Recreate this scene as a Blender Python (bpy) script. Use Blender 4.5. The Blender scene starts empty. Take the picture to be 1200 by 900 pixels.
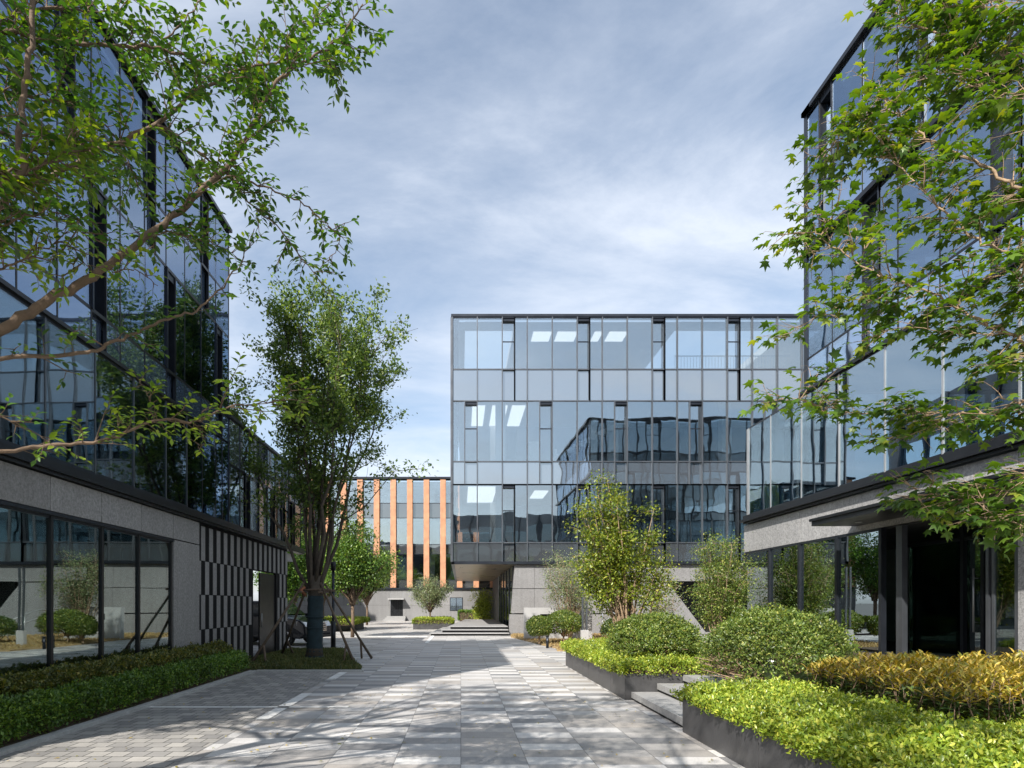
import bpy, math, random
import numpy as np
from mathutils import Vector
random.seed(7)
RNG = np.random.default_rng(11)
sc = bpy.context.scene
COL = sc.collection
F, CX, HY, EYE = 720.0, 540.0, 708.0, 1.57
def P(px, py, Y): return Vector(((px-CX)/F*Y, Y, EYE+(HY-py)/F*Y))

# ------------------------------------------------------------------ materials
def new_mat(name):
    m = bpy.data.materials.new(name); m.use_nodes = True
    nt = m.node_tree; nt.nodes.clear()
    return m, nt, nt.nodes.new('ShaderNodeOutputMaterial')
def N(nt, t, **kw):
    n = nt.nodes.new(t)
    for k, v in kw.items():
        if k in n.inputs: n.inputs[k].default_value = v
        else: setattr(n, k, v)
    return n
def ramp(nt, stops, interp='LINEAR'):
    r = nt.nodes.new('ShaderNodeValToRGB'); r.color_ramp.interpolation = interp
    e = r.color_ramp.elements
    while len(e) < len(stops): e.new(0.5)
    for i, (p, c) in enumerate(stops):
        e[i].position = p; e[i].color = (c[0], c[1], c[2], 1)
    return r
def principled(name, col, rough=.5, metal=0, var=0., scale=3., bump=0., bscale=40., spec=.5, var2=0.):
    m, nt, out = new_mat(name)
    b = N(nt, 'ShaderNodeBsdfPrincipled', Roughness=rough, Metallic=metal)
    b.inputs['Specular IOR Level'].default_value = spec
    b.inputs['Base Color'].default_value = (*col, 1)
    nt.links.new(b.outputs[0], out.inputs[0])
    tc = N(nt, 'ShaderNodeTexCoord')
    if var > 0:
        n1 = N(nt, 'ShaderNodeTexNoise', Scale=scale, Detail=6., Roughness=.65)
        nt.links.new(tc.outputs['Object'], n1.inputs['Vector'])
        r = ramp(nt, [(.3, [c*(1-var) for c in col]), (.7, [min(1, c*(1+var)) for c in col])])
        nt.links.new(n1.outputs[0], r.inputs[0])
        nt.links.new(r.outputs[0], b.inputs['Base Color'])
        rr = N(nt, 'ShaderNodeMapRange'); rr.inputs[3].default_value = max(0, rough-.12); rr.inputs[4].default_value = min(1, rough+.12)
        nt.links.new(n1.outputs[0], rr.inputs[0]); nt.links.new(rr.outputs[0], b.inputs['Roughness'])
    if bump > 0:
        n2 = N(nt, 'ShaderNodeTexNoise', Scale=bscale, Detail=4.)
        nt.links.new(tc.outputs['Object'], n2.inputs['Vector'])
        bp = N(nt, 'ShaderNodeBump', Strength=bump, Distance=.01)
        nt.links.new(n2.outputs[0], bp.inputs['Height']); nt.links.new(bp.outputs[0], b.inputs['Normal'])
    return m
def granite(name, base, spread=.22):
    m, nt, out = new_mat(name)
    b = N(nt, 'ShaderNodeBsdfPrincipled', Roughness=.62)
    nt.links.new(b.outputs[0], out.inputs[0])
    tc = N(nt, 'ShaderNodeTexCoord')
    n1 = N(nt, 'ShaderNodeTexNoise', Scale=21., Detail=5., Roughness=.85)
    n2 = N(nt, 'ShaderNodeTexNoise', Scale=.7, Detail=5.)
    for n in (n1, n2): nt.links.new(tc.outputs['Object'], n.inputs['Vector'])
    r = ramp(nt, [(.34, [c*(1-spread*2) for c in base]), (.5, base), (.66, [c*(1+spread*2) for c in base])])
    nt.links.new(n1.outputs[0], r.inputs[0])
    geo = N(nt, 'ShaderNodeNewGeometry')
    mr = N(nt, 'ShaderNodeMapRange'); mr.inputs[3].default_value = .86; mr.inputs[4].default_value = 1.12
    nt.links.new(geo.outputs['Random Per Island'], mr.inputs[0])
    mr2 = N(nt, 'ShaderNodeMapRange'); mr2.inputs[3].default_value = .8; mr2.inputs[4].default_value = 1.18
    nt.links.new(n2.outputs[0], mr2.inputs[0])
    # rain streaks: noise stretched in z
    mp = N(nt, 'ShaderNodeMapping'); mp.inputs['Scale'].default_value = (3.5, 3.5, .25)
    n3 = N(nt, 'ShaderNodeTexNoise', Scale=1.6, Detail=5., Roughness=.7)
    nt.links.new(tc.outputs['Object'], mp.inputs[0]); nt.links.new(mp.outputs[0], n3.inputs['Vector'])
    mr3 = N(nt, 'ShaderNodeMapRange'); mr3.inputs[1].default_value = .3; mr3.inputs[2].default_value = .7; mr3.inputs[3].default_value = .88; mr3.inputs[4].default_value = 1.08
    nt.links.new(n3.outputs[0], mr3.inputs[0])
    mm = N(nt, 'ShaderNodeMath', operation='MULTIPLY'); mm2 = N(nt, 'ShaderNodeMath', operation='MULTIPLY')
    nt.links.new(mr.outputs[0], mm.inputs[0]); nt.links.new(mr2.outputs[0], mm.inputs[1])
    nt.links.new(mm.outputs[0], mm2.inputs[0]); nt.links.new(mr3.outputs[0], mm2.inputs[1])
    hs = N(nt, 'ShaderNodeHueSaturation'); nt.links.new(r.outputs[0], hs.inputs['Color']); nt.links.new(mm2.outputs[0], hs.inputs['Value'])
    nt.links.new(hs.outputs[0], b.inputs['Base Color'])
    bp = N(nt, 'ShaderNodeBump', Strength=.35, Distance=.004)
    nt.links.new(n1.outputs[0], bp.inputs['Height']); nt.links.new(bp.outputs[0], b.inputs['Normal'])
    return m
def glass(name, refl=.36, tint=(.80, .85, .88), gcol=(.80, .89, 1.0), wave=.10, mx_=.95):
    m, nt, out = new_mat(name)
    tr = N(nt, 'ShaderNodeBsdfTransparent'); tr.inputs[0].default_value = (*tint, 1)
    gl = N(nt, 'ShaderNodeBsdfGlossy', Roughness=.006); gl.inputs[0].default_value = (*gcol, 1)
    lw = N(nt, 'ShaderNodeLayerWeight', Blend=.25)
    mr = N(nt, 'ShaderNodeMapRange'); mr.inputs[3].default_value = refl; mr.inputs[4].default_value = mx_
    nt.links.new(lw.outputs['Fresnel'], mr.inputs[0])
    tc = N(nt, 'ShaderNodeTexCoord')
    n1 = N(nt, 'ShaderNodeTexNoise', Scale=.9, Detail=1.)
    nt.links.new(tc.outputs['Object'], n1.inputs['Vector'])
    bp = N(nt, 'ShaderNodeBump', Strength=wave, Distance=.05)
    nt.links.new(n1.outputs[0], bp.inputs['Height']); nt.links.new(bp.outputs[0], gl.inputs['Normal'])
    mx = N(nt, 'ShaderNodeMixShader')
    nt.links.new(mr.outputs[0], mx.inputs[0]); nt.links.new(tr.outputs[0], mx.inputs[1]); nt.links.new(gl.outputs[0], mx.inputs[2])
    nt.links.new(mx.outputs[0], out.inputs[0])
    return m
def spandrel(name, col, refl=.45, wave=.10, gcol=(.78, .85, .88)):
    m, nt, out = new_mat(name)
    d = N(nt, 'ShaderNodeBsdfDiffuse'); d.inputs[0].default_value = (*col, 1)
    gl = N(nt, 'ShaderNodeBsdfGlossy', Roughness=.02); gl.inputs[0].default_value = (*gcol, 1)
    lw = N(nt, 'ShaderNodeLayerWeight', Blend=.25)
    mr = N(nt, 'ShaderNodeMapRange'); mr.inputs[3].default_value = refl; mr.inputs[4].default_value = .95
    nt.links.new(lw.outputs['Fresnel'], mr.inputs[0])
    tc = N(nt, 'ShaderNodeTexCoord')
    n1 = N(nt, 'ShaderNodeTexNoise', Scale=.9, Detail=1.)
    nt.links.new(tc.outputs['Object'], n1.inputs['Vector'])
    bp = N(nt, 'ShaderNodeBump', Strength=wave, Distance=.05)
    nt.links.new(n1.outputs[0], bp.inputs['Height']); nt.links.new(bp.outputs[0], gl.inputs['Normal'])
    mx = N(nt, 'ShaderNodeMixShader')
    nt.links.new(mr.outputs[0], mx.inputs[0]); nt.links.new(d.outputs[0], mx.inputs[1]); nt.links.new(gl.outputs[0], mx.inputs[2])
    nt.links.new(mx.outputs[0], out.inputs[0])
    return m
def leafmat(name, stops, trans=.35, rough=.42, spec=.5):
    m, nt, out = new_mat(name)
    geo = N(nt, 'ShaderNodeNewGeometry')
    r = ramp(nt, stops); nt.links.new(geo.outputs['Random Per Island'], r.inputs[0])
    tc = N(nt, 'ShaderNodeTexCoord'); n1 = N(nt, 'ShaderNodeTexNoise', Scale=1.7, Detail=3.)
    nt.links.new(tc.outputs['Object'], n1.inputs['Vector'])
    mr = N(nt, 'ShaderNodeMapRange'); mr.inputs[1].default_value = .3; mr.inputs[2].default_value = .7; mr.inputs[3].default_value = .68; mr.inputs[4].default_value = 1.25
    nt.links.new(n1.outputs[0], mr.inputs[0])
    hs = N(nt, 'ShaderNodeHueSaturation'); nt.links.new(r.outputs[0], hs.inputs['Color']); nt.links.new(mr.outputs[0], hs.inputs['Value'])
    b = N(nt, 'ShaderNodeBsdfPrincipled', Roughness=rough); b.inputs['Specular IOR Level'].default_value = spec
    t = N(nt, 'ShaderNodeBsdfTranslucent')
    h2 = N(nt, 'ShaderNodeHueSaturation', Saturation=1.15, Value=1.5, Hue=.485)
    nt.links.new(hs.outputs[0], h2.inputs['Color'])
    nt.links.new(hs.outputs[0], b.inputs['Base Color']); nt.links.new(h2.outputs[0], t.inputs[0])
    mx = N(nt, 'ShaderNodeMixShader'); mx.inputs[0].default_value = trans
    nt.links.new(b.outputs[0], mx.inputs[1]); nt.links.new(t.outputs[0], mx.inputs[2]); nt.links.new(mx.outputs[0], out.inputs[0])
    return m

M = {}
M['granite_l'] = granite('grey granite', (.24, .235, .23), .2)
M['granite_c'] = granite('grey granite pale', (.185, .185, .187), .14)
M['granite_r'] = granite('speckled granite', (.27, .27, .272), .26)
M['slat'] = granite('slat granite', (.24, .235, .235), .14)
M['matt'] = principled('matt black slate', (.012, .012, .013), .9, spec=.15)
M['joint'] = principled('dark joint backing', (.03, .03, .032), .8)
M['black'] = principled('black metal', (.012, .013, .016), .35, .3, .3, 4)
M['metal'] = principled('grey aluminium', (.10, .11, .125), .38, .6, .15, 2)
M['dmetal'] = principled('dark aluminium', (.03, .035, .045), .35, .6, .15, 2)
M['lmetal'] = principled('light aluminium', (.42, .43, .44), .35, .6, .1, 2)
M['glass_sky'] = glass('pale blue facade glass', .32, (.55, .64, .70), (.56, .69, .88), .06, .80)
M['glass_left'] = glass('shopfront glass', .30, (.5, .58, .56), (.75, .85, .85), .03, .8)
M['glass'] = glass('facade glass', .32, gcol=(.76, .84, .87))
M['glass_clear'] = glass('balustrade glass', .26, (.60, .68, .72), (.60, .70, .76), .06, .56)
M['glass_side'] = glass('blue facade glass', .24, (.55, .64, .70), (.45, .56, .70), .06, .58)
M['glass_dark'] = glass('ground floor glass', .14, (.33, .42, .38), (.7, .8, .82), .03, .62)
M['span_c'] = spandrel('spandrel glass', (.085, .10, .12), .42)
M['span_b'] = spandrel('spandrel glass blue', (.06, .085, .14), .30, gcol=(.48, .58, .72))
M['span_e'] = spandrel('spandrel glass pale blue', (.06, .085, .13), .36, gcol=(.56, .69, .88))
M['span_d'] = spandrel('spandrel glass dark', (.05, .056, .062), .22)
M['ceil'] = principled('interior ceiling', (.5, .5, .5), .8, 0, .1, 1)
M['inwall'] = principled('interior wall', (.24, .25, .26), .8, 0, .25, .6)
M['inwhite'] = principled('interior white paint', (.75, .75, .74), .6)
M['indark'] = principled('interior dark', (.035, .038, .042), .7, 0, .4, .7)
M['timber'] = principled('orange timber cladding', (.45, .225, .125), .6, 0, .25, 1.6, .25, 25)
M['bronze'] = principled('bronze soffit panel', (.36, .27, .18), .30, .6, .3, .8)
M['planter'] = principled('dark stone cladding', (.05, .05, .052), .42, 0, .35, 3, .15, 60)
M['step'] = granite('step granite', (.27, .27, .27), .1)
M['kerb'] = granite('kerb granite', (.40, .40, .39), .08)
M['white'] = principled('white road paint', (.62, .62, .60), .7, 0, .2, 6)
M['concrete'] = principled('pale concrete', (.34, .34, .34), .75, 0, .1, 2, .2)
M['soil'] = principled('soil', (.075, .052, .032), .95, 0, .5, 8, .8, 30)
M['lawn'] = principled('lawn', (.075, .085, .03), .95, 0, .45, 4, .8, 60)
M['drylawn'] = principled('dry lawn', (.30, .21, .10), .95, 0, .35, 4, .8, 60)
M['bark'] = principled('bark', (.125, .085, .055), .85, 0, .35, 9, .8, 50)
M['barkp'] = principled('pale bark', (.27, .19, .12), .8, 0, .3, 8, .6, 40)
M['barkd'] = principled('dark bark', (.075, .06, .045), .9, 0, .4, 9, .8, 50)
M['wrap'] = principled('dark green trunk wrap', (.016, .034, .042), .85, 0, .4, 6, .6, 40)
M['stake'] = principled('timber stake', (.11, .08, .055), .85, 0, .35, 8, .5, 40)
M['rust'] = principled('jute wrapping', (.26, .10, .05), .95, 0, .3, 8)
M['carpaint'] = principled('dark car paint', (.02, .022, .028), .15, .5)
M['carglass'] = principled('car window', (.015, .02, .025), .05, 0, spec=1.)
M['chrome'] = principled('chrome', (.6, .6, .62), .12, 1)
M['tyre'] = principled('tyre rubber', (.012, .012, .012), .8)
M['lamp'] = principled('headlight lens', (.7, .72, .75), .1)
M['red'] = principled('dark red fender', (.4, .07, .04), .8)
_m, _nt, _o = new_mat('lit ceiling panel'); _e = N(_nt, 'ShaderNodeEmission'); _e.inputs[0].default_value = (1, .97, .92, 1); _e.inputs[1].default_value = .9; _nt.links.new(_e.outputs[0], _o.inputs[0]); M['lit'] = _m
M['curtain'] = principled('pale blind', (.42, .55, .55), .7, 0, .1, 3)

G1 = [(0, (.020, .050, .012)), (.45, (.045, .100, .018)), (.8, (.085, .155, .025)), (1, (.16, .21, .04))]
M['leaf_near_l'] = leafmat('leaf elm', [(0, (.028, .075, .014)), (.5, (.055, .135, .022)), (.85, (.10, .20, .03)), (1, (.20, .29, .04))], .42)
M['leaf_bright'] = leafmat('leaf elm sunlit', [(0, (.08, .16, .022)), (.6, (.15, .25, .032)), (1, (.27, .35, .05))], .45)  # brighter copy of the elm leaf, sunlight on clusters put into the colour
M['leaf_maple'] = leafmat('leaf maple', [(0, (.035, .085, .014)), (.5, (.075, .15, .02)), (.9, (.13, .22, .03)), (1, (.25, .28, .04))], .45)
M['leaf_mid'] = leafmat('leaf zelkova', [(0, (.045, .09, .026)), (.5, (.10, .165, .042)), (.85, (.17, .25, .055)), (1, (.28, .34, .09))], .5)
M['leaf_lime'] = leafmat('leaf groundcover', [(0, (.10, .18, .022)), (.4, (.22, .31, .035)), (.8, (.35, .42, .055)), (1, (.52, .52, .09))], .3, .35)
M['leaf_hedge'] = leafmat('leaf hedge', [(0, (.045, .105, .022)), (.5, (.095, .185, .032)), (.85, (.16, .26, .04)), (1, (.24, .33, .05))], .3, .4)
M['leaf_olive'] = leafmat('leaf olive hedge', [(0, (.05, .07, .018)), (.5, (.11, .14, .03)), (.85, (.20, .2, .04)), (1, (.32, .26, .05))], .3, .4)
M['leaf_bush'] = leafmat('leaf clipped bush', [(0, (.045, .085, .018)), (.5, (.11, .17, .03)), (.85, (.20, .26, .045)), (1, (.36, .36, .09))], .3, .42, .5)
M['leaf_pale'] = leafmat('leaf grey green', [(0, (.09, .13, .06)), (.5, (.16, .21, .09)), (.85, (.24, .28, .13)), (1, (.34, .34, .2))], .3)
M['leaf_gold'] = leafmat('leaf golden growth', [(0, (.15, .18, .03)), (.25, (.30, .27, .045)), (.6, (.46, .34, .055)), (.85, (.58, .43, .09)), (1, (.36, .34, .08))], .3, .35)
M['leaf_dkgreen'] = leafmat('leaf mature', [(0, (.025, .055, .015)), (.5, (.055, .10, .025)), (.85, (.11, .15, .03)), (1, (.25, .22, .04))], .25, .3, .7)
M['leaf_crape'] = leafmat('leaf yellow green', [(0, (.06, .10, .014)), (.5, (.14, .20, .022)), (.85, (.25, .30, .035)), (1, (.38, .36, .05))], .35)
M['grass'] = leafmat('grass blade', [(0, (.05, .075, .02)), (.5, (.09, .12, .035)), (1, (.19, .17, .06))], .3)
M['drygrass'] = leafmat('dry grass blade', [(0, (.22, .15, .06)), (.5, (.34, .25, .11)), (1, (.42, .34, .16))], .3)

# ------------------------------------------------------------------ mesh helpers
class MB:
    def __init__(s): s.v = []; s.f = []; s.m = []; s.sm = []
    def quad(s, a, b, c, d, mi=0):
        n = len(s.v); s.v += [tuple(a), tuple(b), tuple(c), tuple(d)]; s.f.append((n, n+1, n+2, n+3)); s.m.append(mi); s.sm.append(False)
    def hexa(s, p, mi=0):   # 8 points: bottom 4 (ccw), top 4
        n = len(s.v); s.v += [tuple(q) for q in p]
        for f in ((0, 3, 2, 1), (4, 5, 6, 7), (0, 1, 5, 4), (1, 2, 6, 5), (2, 3, 7, 6), (3, 0, 4, 7)):
            s.f.append(tuple(n+i for i in f)); s.m.append(mi); s.sm.append(False)
    def box(s, x0, y0, z0, x1, y1, z1, mi=0):
        s.hexa([(x0, y0, z0), (x1, y0, z0), (x1, y1, z0), (x0, y1, z0), (x0, y0, z1), (x1, y0, z1), (x1, y1, z1), (x0, y1, z1)], mi)
    def fbox(s, O, u, n, a0, a1, d0, d1, z0, z1, mi=0, jit=None):   # along u a0..a1, along n d0..d1
        def q(a, d, z): return (O[0]+u[0]*a+n[0]*d, O[1]+u[1]*a+n[1]*d, z)
        p = [q(a0, d0, z0), q(a1, d0, z0), q(a1, d1, z0), q(a0, d1, z0), q(a0, d0, z1), q(a1, d0, z1), q(a1, d1, z1), q(a0, d1, z1)]
        if jit:
            o = [random.gauss(0, jit) for _ in range(3)]
            offs = [o[0], o[1], o[1], o[0], o[0]+o[2], o[1]+o[2], o[1]+o[2], o[0]+o[2]]
            p = [(x+n[0]*w, y+n[1]*w, z) for (x, y, z), w in zip(p, offs)]
        s.hexa(p, mi)
    def prism(s, poly, z0, z1, mi=0):
        n = len(s.v); k = len(poly)
        a = sum(poly[i][0]*poly[(i+1) % k][1]-poly[(i+1) % k][0]*poly[i][1] for i in range(k))
        if a < 0: poly = poly[::-1]
        s.v += [(x, y, z0) for x, y in poly]+[(x, y, z1) for x, y in poly]
        s.f.append(tuple(n+i for i in range(k))[::-1]); s.m.append(mi); s.sm.append(False)
        s.f.append(tuple(n+k+i for i in range(k))); s.m.append(mi); s.sm.append(False)
        for i in range(k):
            j = (i+1) % k; s.f.append((n+i, n+j, n+k+j, n+k+i)); s.m.append(mi); s.sm.append(False)
    def tube(s, pts, rad, sides=6, mi=0, cap=True):
        pts = [Vector(p) for p in pts]; n0 = len(s.v); k = len(pts)
        ref = Vector((.31, .17, .93)).normalized(); prev = None
        for i, p in enumerate(pts):
            t = (pts[min(i+1, k-1)]-pts[max(i-1, 0)])
            t = t.normalized() if t.length > 1e-9 else Vector((0, 0, 1))
            if prev is None: x = t.cross(ref); x = x.normalized() if x.length > 1e-3 else t.cross(Vector((1, 0, 0))).normalized()
            else: x = (prev-t*prev.dot(t)).normalized()
            prev = x; y = t.cross(x)
            r = rad[i] if hasattr(rad, '__len__') else rad
            for j in range(sides):
                a = 2*math.pi*j/sides; q = p+(x*math.cos(a)+y*math.sin(a))*r; s.v.append((q.x, q.y, q.z))
        for i in range(k-1):
            for j in range(sides):
                j2 = (j+1) % sides
                s.f.append((n0+i*sides+j, n0+i*sides+j2, n0+(i+1)*sides+j2, n0+(i+1)*sides+j)); s.m.append(mi); s.sm.append(True)
        if cap:
            s.f.append(tuple(n0+j for j in range(sides))[::-1]); s.m.append(mi); s.sm.append(False)
            s.f.append(tuple(n0+(k-1)*sides+j for j in range(sides))); s.m.append(mi); s.sm.append(False)
    def build(s, name, mats, parent=None, bevel=0):
        if not s.v: return None
        me = bpy.data.meshes.new(name); me.from_pydata(s.v, [], s.f)
        if not isinstance(mats, (list, tuple)): mats = [mats]
        for m in mats: me.materials.append(m if not isinstance(m, str) else M[m])
        me.polygons.foreach_set('material_index', s.m); me.polygons.foreach_set('use_smooth', s.sm); me.update()
        o = bpy.data.objects.new(name, me); COL.objects.link(o)
        if parent is not None: link(o, parent)
        if bevel:
            b = o.modifiers.new('bevel', 'BEVEL'); b.width = bevel; b.segments = 2; b.limit_method = 'ANGLE'
        return o
def link(o, parent):
    o.parent = parent
    base = Vector((0, 0, 0)); p = parent
    while p is not None: base = base+p.location; p = p.parent
    o.location = o.location-base      # geometry is authored in world coordinates
def thing(name, label, cat, loc=(0, 0, 0), group=None):
    o = bpy.data.objects.new(name, None); COL.objects.link(o); o.location = loc; o.empty_display_size = .3
    return tag(o, label, cat, group)
def tag(o, label, cat, group=None, kind=None):
    o['label'] = label; o['category'] = cat
    if group: o['group'] = group
    if kind: o['kind'] = kind
    return o
def struct(o): o['kind'] = 'structure'; return o

# leaf clouds ------------------------------------------------------
T_SIMPLE = (np.array([(0, 0, 0), (.27, .45, .07), (0, 1, -.06), (-.27, .45, .07)]), [(0, 1, 2), (0, 2, 3)])
T_OVAL = (np.array([(0, 0, 0), (.19, .28, .05), (.22, .58, .05), (0, 1, -.12), (-.22, .58, .05), (-.19, .28, .05), (0, .5, -.01)]),
          [(0, 1, 6), (1, 2, 6), (2, 3, 6), (3, 4, 6), (4, 5, 6), (5, 0, 6)])
def _maple():
    pts = [(0, -.38)]
    for a, r in ((152, .17), (108, .40), (80, .24), (52, .52), (26, .29), (0, .60), (-26, .29), (-52, .52), (-80, .24), (-108, .40), (-152, .17)):
        pts.append((math.sin(math.radians(a))*r, math.cos(math.radians(a))*r))
    v = [(0, .4, .03)]+[(x, y+.4, -.16*(x*x+y*y)/.3) for x, y in pts]
    return (np.array(v), [(0, i, i+1 if i < len(pts) else 1) for i in range(2, len(pts)+1) if i < len(pts)]+[(0, len(pts), 2)])
T_MAPLE = _maple()
T_LONG = (np.array([(0, 0, 0), (.13, .35, .05), (0, .5, 0), (-.13, .35, .05), (.09, .7, .01), (0, 1, -.16), (-.09, .7, .01)]),
          [(0, 1, 2), (0, 2, 3), (1, 4, 2), (2, 6, 3), (4, 5, 2), (5, 6, 2)])
def nrm(a): return a/np.maximum(np.linalg.norm(a, axis=1, keepdims=True), 1e-9)
def leaves(name, mat, parent, Pn, D, Nn, S, tmpl=T_SIMPLE):
    tv, tf = tmpl; n = len(Pn)
    if n == 0: return None
    D = nrm(D); X = nrm(np.cross(D, Nn)); N2 = np.cross(X, D)
    S = np.broadcast_to(np.asarray(S, float), (n,))
    V = Pn[:, None, :]+S[:, None, None]*(tv[None, :, 0:1]*X[:, None, :]+tv[None, :, 1:2]*D[:, None, :]+tv[None, :, 2:3]*N2[:, None, :])
    k = len(tv); V = V.reshape(-1, 3)
    Fc = (np.array(tf)[None]+(np.arange(n)*k)[:, None, None]).reshape(-1, 3)
    me = bpy.data.meshes.new(name)
    me.vertices.add(len(V)); me.vertices.foreach_set('co', V.astype(np.float32).ravel())
    me.loops.add(len(Fc)*3); me.loops.foreach_set('vertex_index', Fc.astype(np.int32).ravel())
    me.polygons.add(len(Fc)); me.polygons.foreach_set('loop_start', np.arange(0, len(Fc)*3, 3, dtype=np.int32))
    me.materials.append(M[mat]); me.update(calc_edges=True)
    o = bpy.data.objects.new(name, me); COL.objects.link(o)
    if parent is not None: link(o, parent)
    return o
def rdir(n): return nrm(RNG.normal(size=(n, 3)))
def wob(x, y, s=1.0):
    return (np.sin(x*3.1*s+1.3)+np.sin(y*2.7*s+.4)+np.sin((x+y)*5.3*s)+np.sin((x-y*1.3)*8.1*s+2))/4

# procedural branches
def grow(mb, sites, p, d, L, r, depth, up=.05, spread=.6, nch=3, mi=0, step=5, sides=5, wig=.16, rmin=.004):
    pts = [Vector(p)]; dd = Vector(d).normalized(); q = Vector(p)
    for i in range(step):
        dd = (dd+Vector((random.gauss(0, wig), random.gauss(0, wig), random.gauss(0, wig)+up))).normalized()
        q = q+dd*(L/step); pts.append(q.copy())
    rad = [max(rmin, r*(1-.72*i/step)) for i in range(step+1)]
    mb.tube(pts, rad, sides if r > .02 else 4, mi)
    if depth == 0:
        for i in range(1, len(pts)): sites.append((pts[i], dd.copy()))
        return
    if depth == 1:
        for i in range(step//2+1, len(pts)): sites.append((pts[i], dd.copy()))
    for c in range(nch):
        i = random.randint(max(1, step//3), step)
        ax = Vector((random.gauss(0, 1), random.gauss(0, 1), random.gauss(0, 1))).normalized()
        nd = ((pts[i]-pts[i-1]).normalized()+ax*spread).normalized()
        grow(mb, sites, pts[i], nd, L*random.uniform(.5, .75), rad[i]*.65, depth-1, up, spread, nch, mi, max(3, step-1), sides, wig, rmin)
def leaf_sites(sites, per, sp, size, jn=.7):
    Ps = np.array([tuple(s[0]) for s in sites]); Ds = np.array([tuple(s[1]) for s in sites])
    n = len(Ps)*per
    Pn = np.repeat(Ps, per, 0)+RNG.normal(size=(n, 3))*sp
    D = nrm(np.repeat(Ds, per, 0)*.5+rdir(n)*.8+np.array([0, 0, -.1]))
    Nn = nrm(np.array([0, 0, 1.])+RNG.normal(size=(n, 3))*jn)
    return Pn, D, Nn, size*RNG.uniform(.65, 1.25, n)

# ------------------------------------------------------------------ camera, world, sun
cam = bpy.data.cameras.new('camera'); co = bpy.data.objects.new('camera', cam); COL.objects.link(co); sc.camera = co
co.location = (0, 0, EYE); co.rotation_euler = (math.radians(90), 0, 0)
cam.sensor_width = 36; cam.lens = 36*F/1200; cam.shift_x = 60/1200; cam.shift_y = 258/1200; cam.clip_end = 2000; cam.clip_start = .05
EL = math.radians(40); AZ = math.radians(212.7)
w = bpy.data.worlds.new('World'); sc.world = w; w.use_nodes = True
nt = w.node_tree; bg = nt.nodes['Background']
sk = nt.nodes.new('ShaderNodeTexSky'); sk.sky_type = 'NISHITA'; sk.sun_disc = False; sk.sun_elevation = EL; sk.sun_rotation = AZ
sk.air_density = 1.0; sk.dust_density = 1.6; sk.ozone_density = 1.2
tc = N(nt, 'ShaderNodeTexCoord'); sp = N(nt, 'ShaderNodeSeparateXYZ'); nt.links.new(tc.outputs['Generated'], sp.inputs[0])
mz = N(nt, 'ShaderNodeMath', operation='MAXIMUM'); mz.inputs[1].default_value = 0; nt.links.new(sp.outputs[2], mz.inputs[0])
az = N(nt, 'ShaderNodeMath', operation='ADD'); az.inputs[1].default_value = .22; nt.links.new(mz.outputs[0], az.inputs[0])
dx = N(nt, 'ShaderNodeMath', operation='DIVIDE'); dy = N(nt, 'ShaderNodeMath', operation='DIVIDE')
nt.links.new(sp.outputs[0], dx.inputs[0]); nt.links.new(az.outputs[0], dx.inputs[1])
nt.links.new(sp.outputs[1], dy.inputs[0]); nt.links.new(az.outputs[0], dy.inputs[1])
cb = N(nt, 'ShaderNodeCombineXYZ'); nt.links.new(dx.outputs[0], cb.inputs[0]); nt.links.new(dy.outputs[0], cb.inputs[1])
mp = N(nt, 'ShaderNodeMapping'); mp.inputs['Rotation'].default_value = (0, 0, math.radians(-28)); mp.inputs['Scale'].default_value = (.95, 1.7, 1)
mp.inputs['Location'].default_value = (2.3, .7, 0)
nt.links.new(cb.outputs[0], mp.inputs[0])
cn = N(nt, 'ShaderNodeTexNoise', Scale=1.3, Detail=12., Roughness=.63, Distortion=.35); nt.links.new(mp.outputs[0], cn.inputs['Vector'])
cn2 = N(nt, 'ShaderNodeTexNoise', Scale=.8, Detail=3.); nt.links.new(cb.outputs[0], cn2.inputs['Vector'])
ad = N(nt, 'ShaderNodeMath', operation='ADD'); nt.links.new(cn.outputs[0], ad.inputs[0]); nt.links.new(cn2.outputs[0], ad.inputs[1])
cr = ramp(nt, [(0, (.12, .12, .12)), (.90, (.34, .34, .34)), (1.14, (.80, .80, .80))])
ml = N(nt, 'ShaderNodeMath', operation='MULTIPLY'); ml.inputs[1].default_value = .8
cr.color_ramp.elements[0].position = .64; cr.color_ramp.elements[1].position = .77; cr.color_ramp.elements[2].position = .95
nt.links.new(ad.outputs[0], ml.inputs[0]); nt.links.new(ml.outputs[0], cr.inputs[0])
mix = N(nt, 'ShaderNodeMix', data_type='RGBA')
nt.links.new(cr.outputs[0], mix.inputs['Factor']); hsk = N(nt, 'ShaderNodeHueSaturation', Saturation=.95, Hue=.495); nt.links.new(sk.outputs[0], hsk.inputs['Color']); nt.links.new(hsk.outputs[0], mix.inputs['A']); mix.inputs['B'].default_value = (4.9, 5.25, 5.85, 1)
nt.links.new(mix.outputs['Result'], bg.inputs[0]); bg.inputs[1].default_value = .112
sl = bpy.data.lights.new('sun', 'SUN'); so = bpy.data.objects.new('sun', sl); COL.objects.link(so)
sl.energy = 4.8; sl.angle = math.radians(.55); sl.color = (1, .94, .86)
sd = Vector((math.sin(AZ)*math.cos(EL), math.cos(AZ)*math.cos(EL), math.sin(EL)))   # towards the sun
so.rotation_euler = sd.to_track_quat('Z', 'Y').to_euler(); so.location = sd*100
sc.view_settings.view_transform = 'Standard'; sc.view_settings.look = 'None'; sc.view_settings.gamma = 1; sc.view_settings.exposure = .85
sc.cycles.max_bounces = 8; sc.cycles.transparent_max_bounces = 16; sc.cycles.diffuse_bounces = 3; sc.cycles.glossy_bounces = 4
sc.cycles.sample_clamp_indirect = 6

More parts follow.
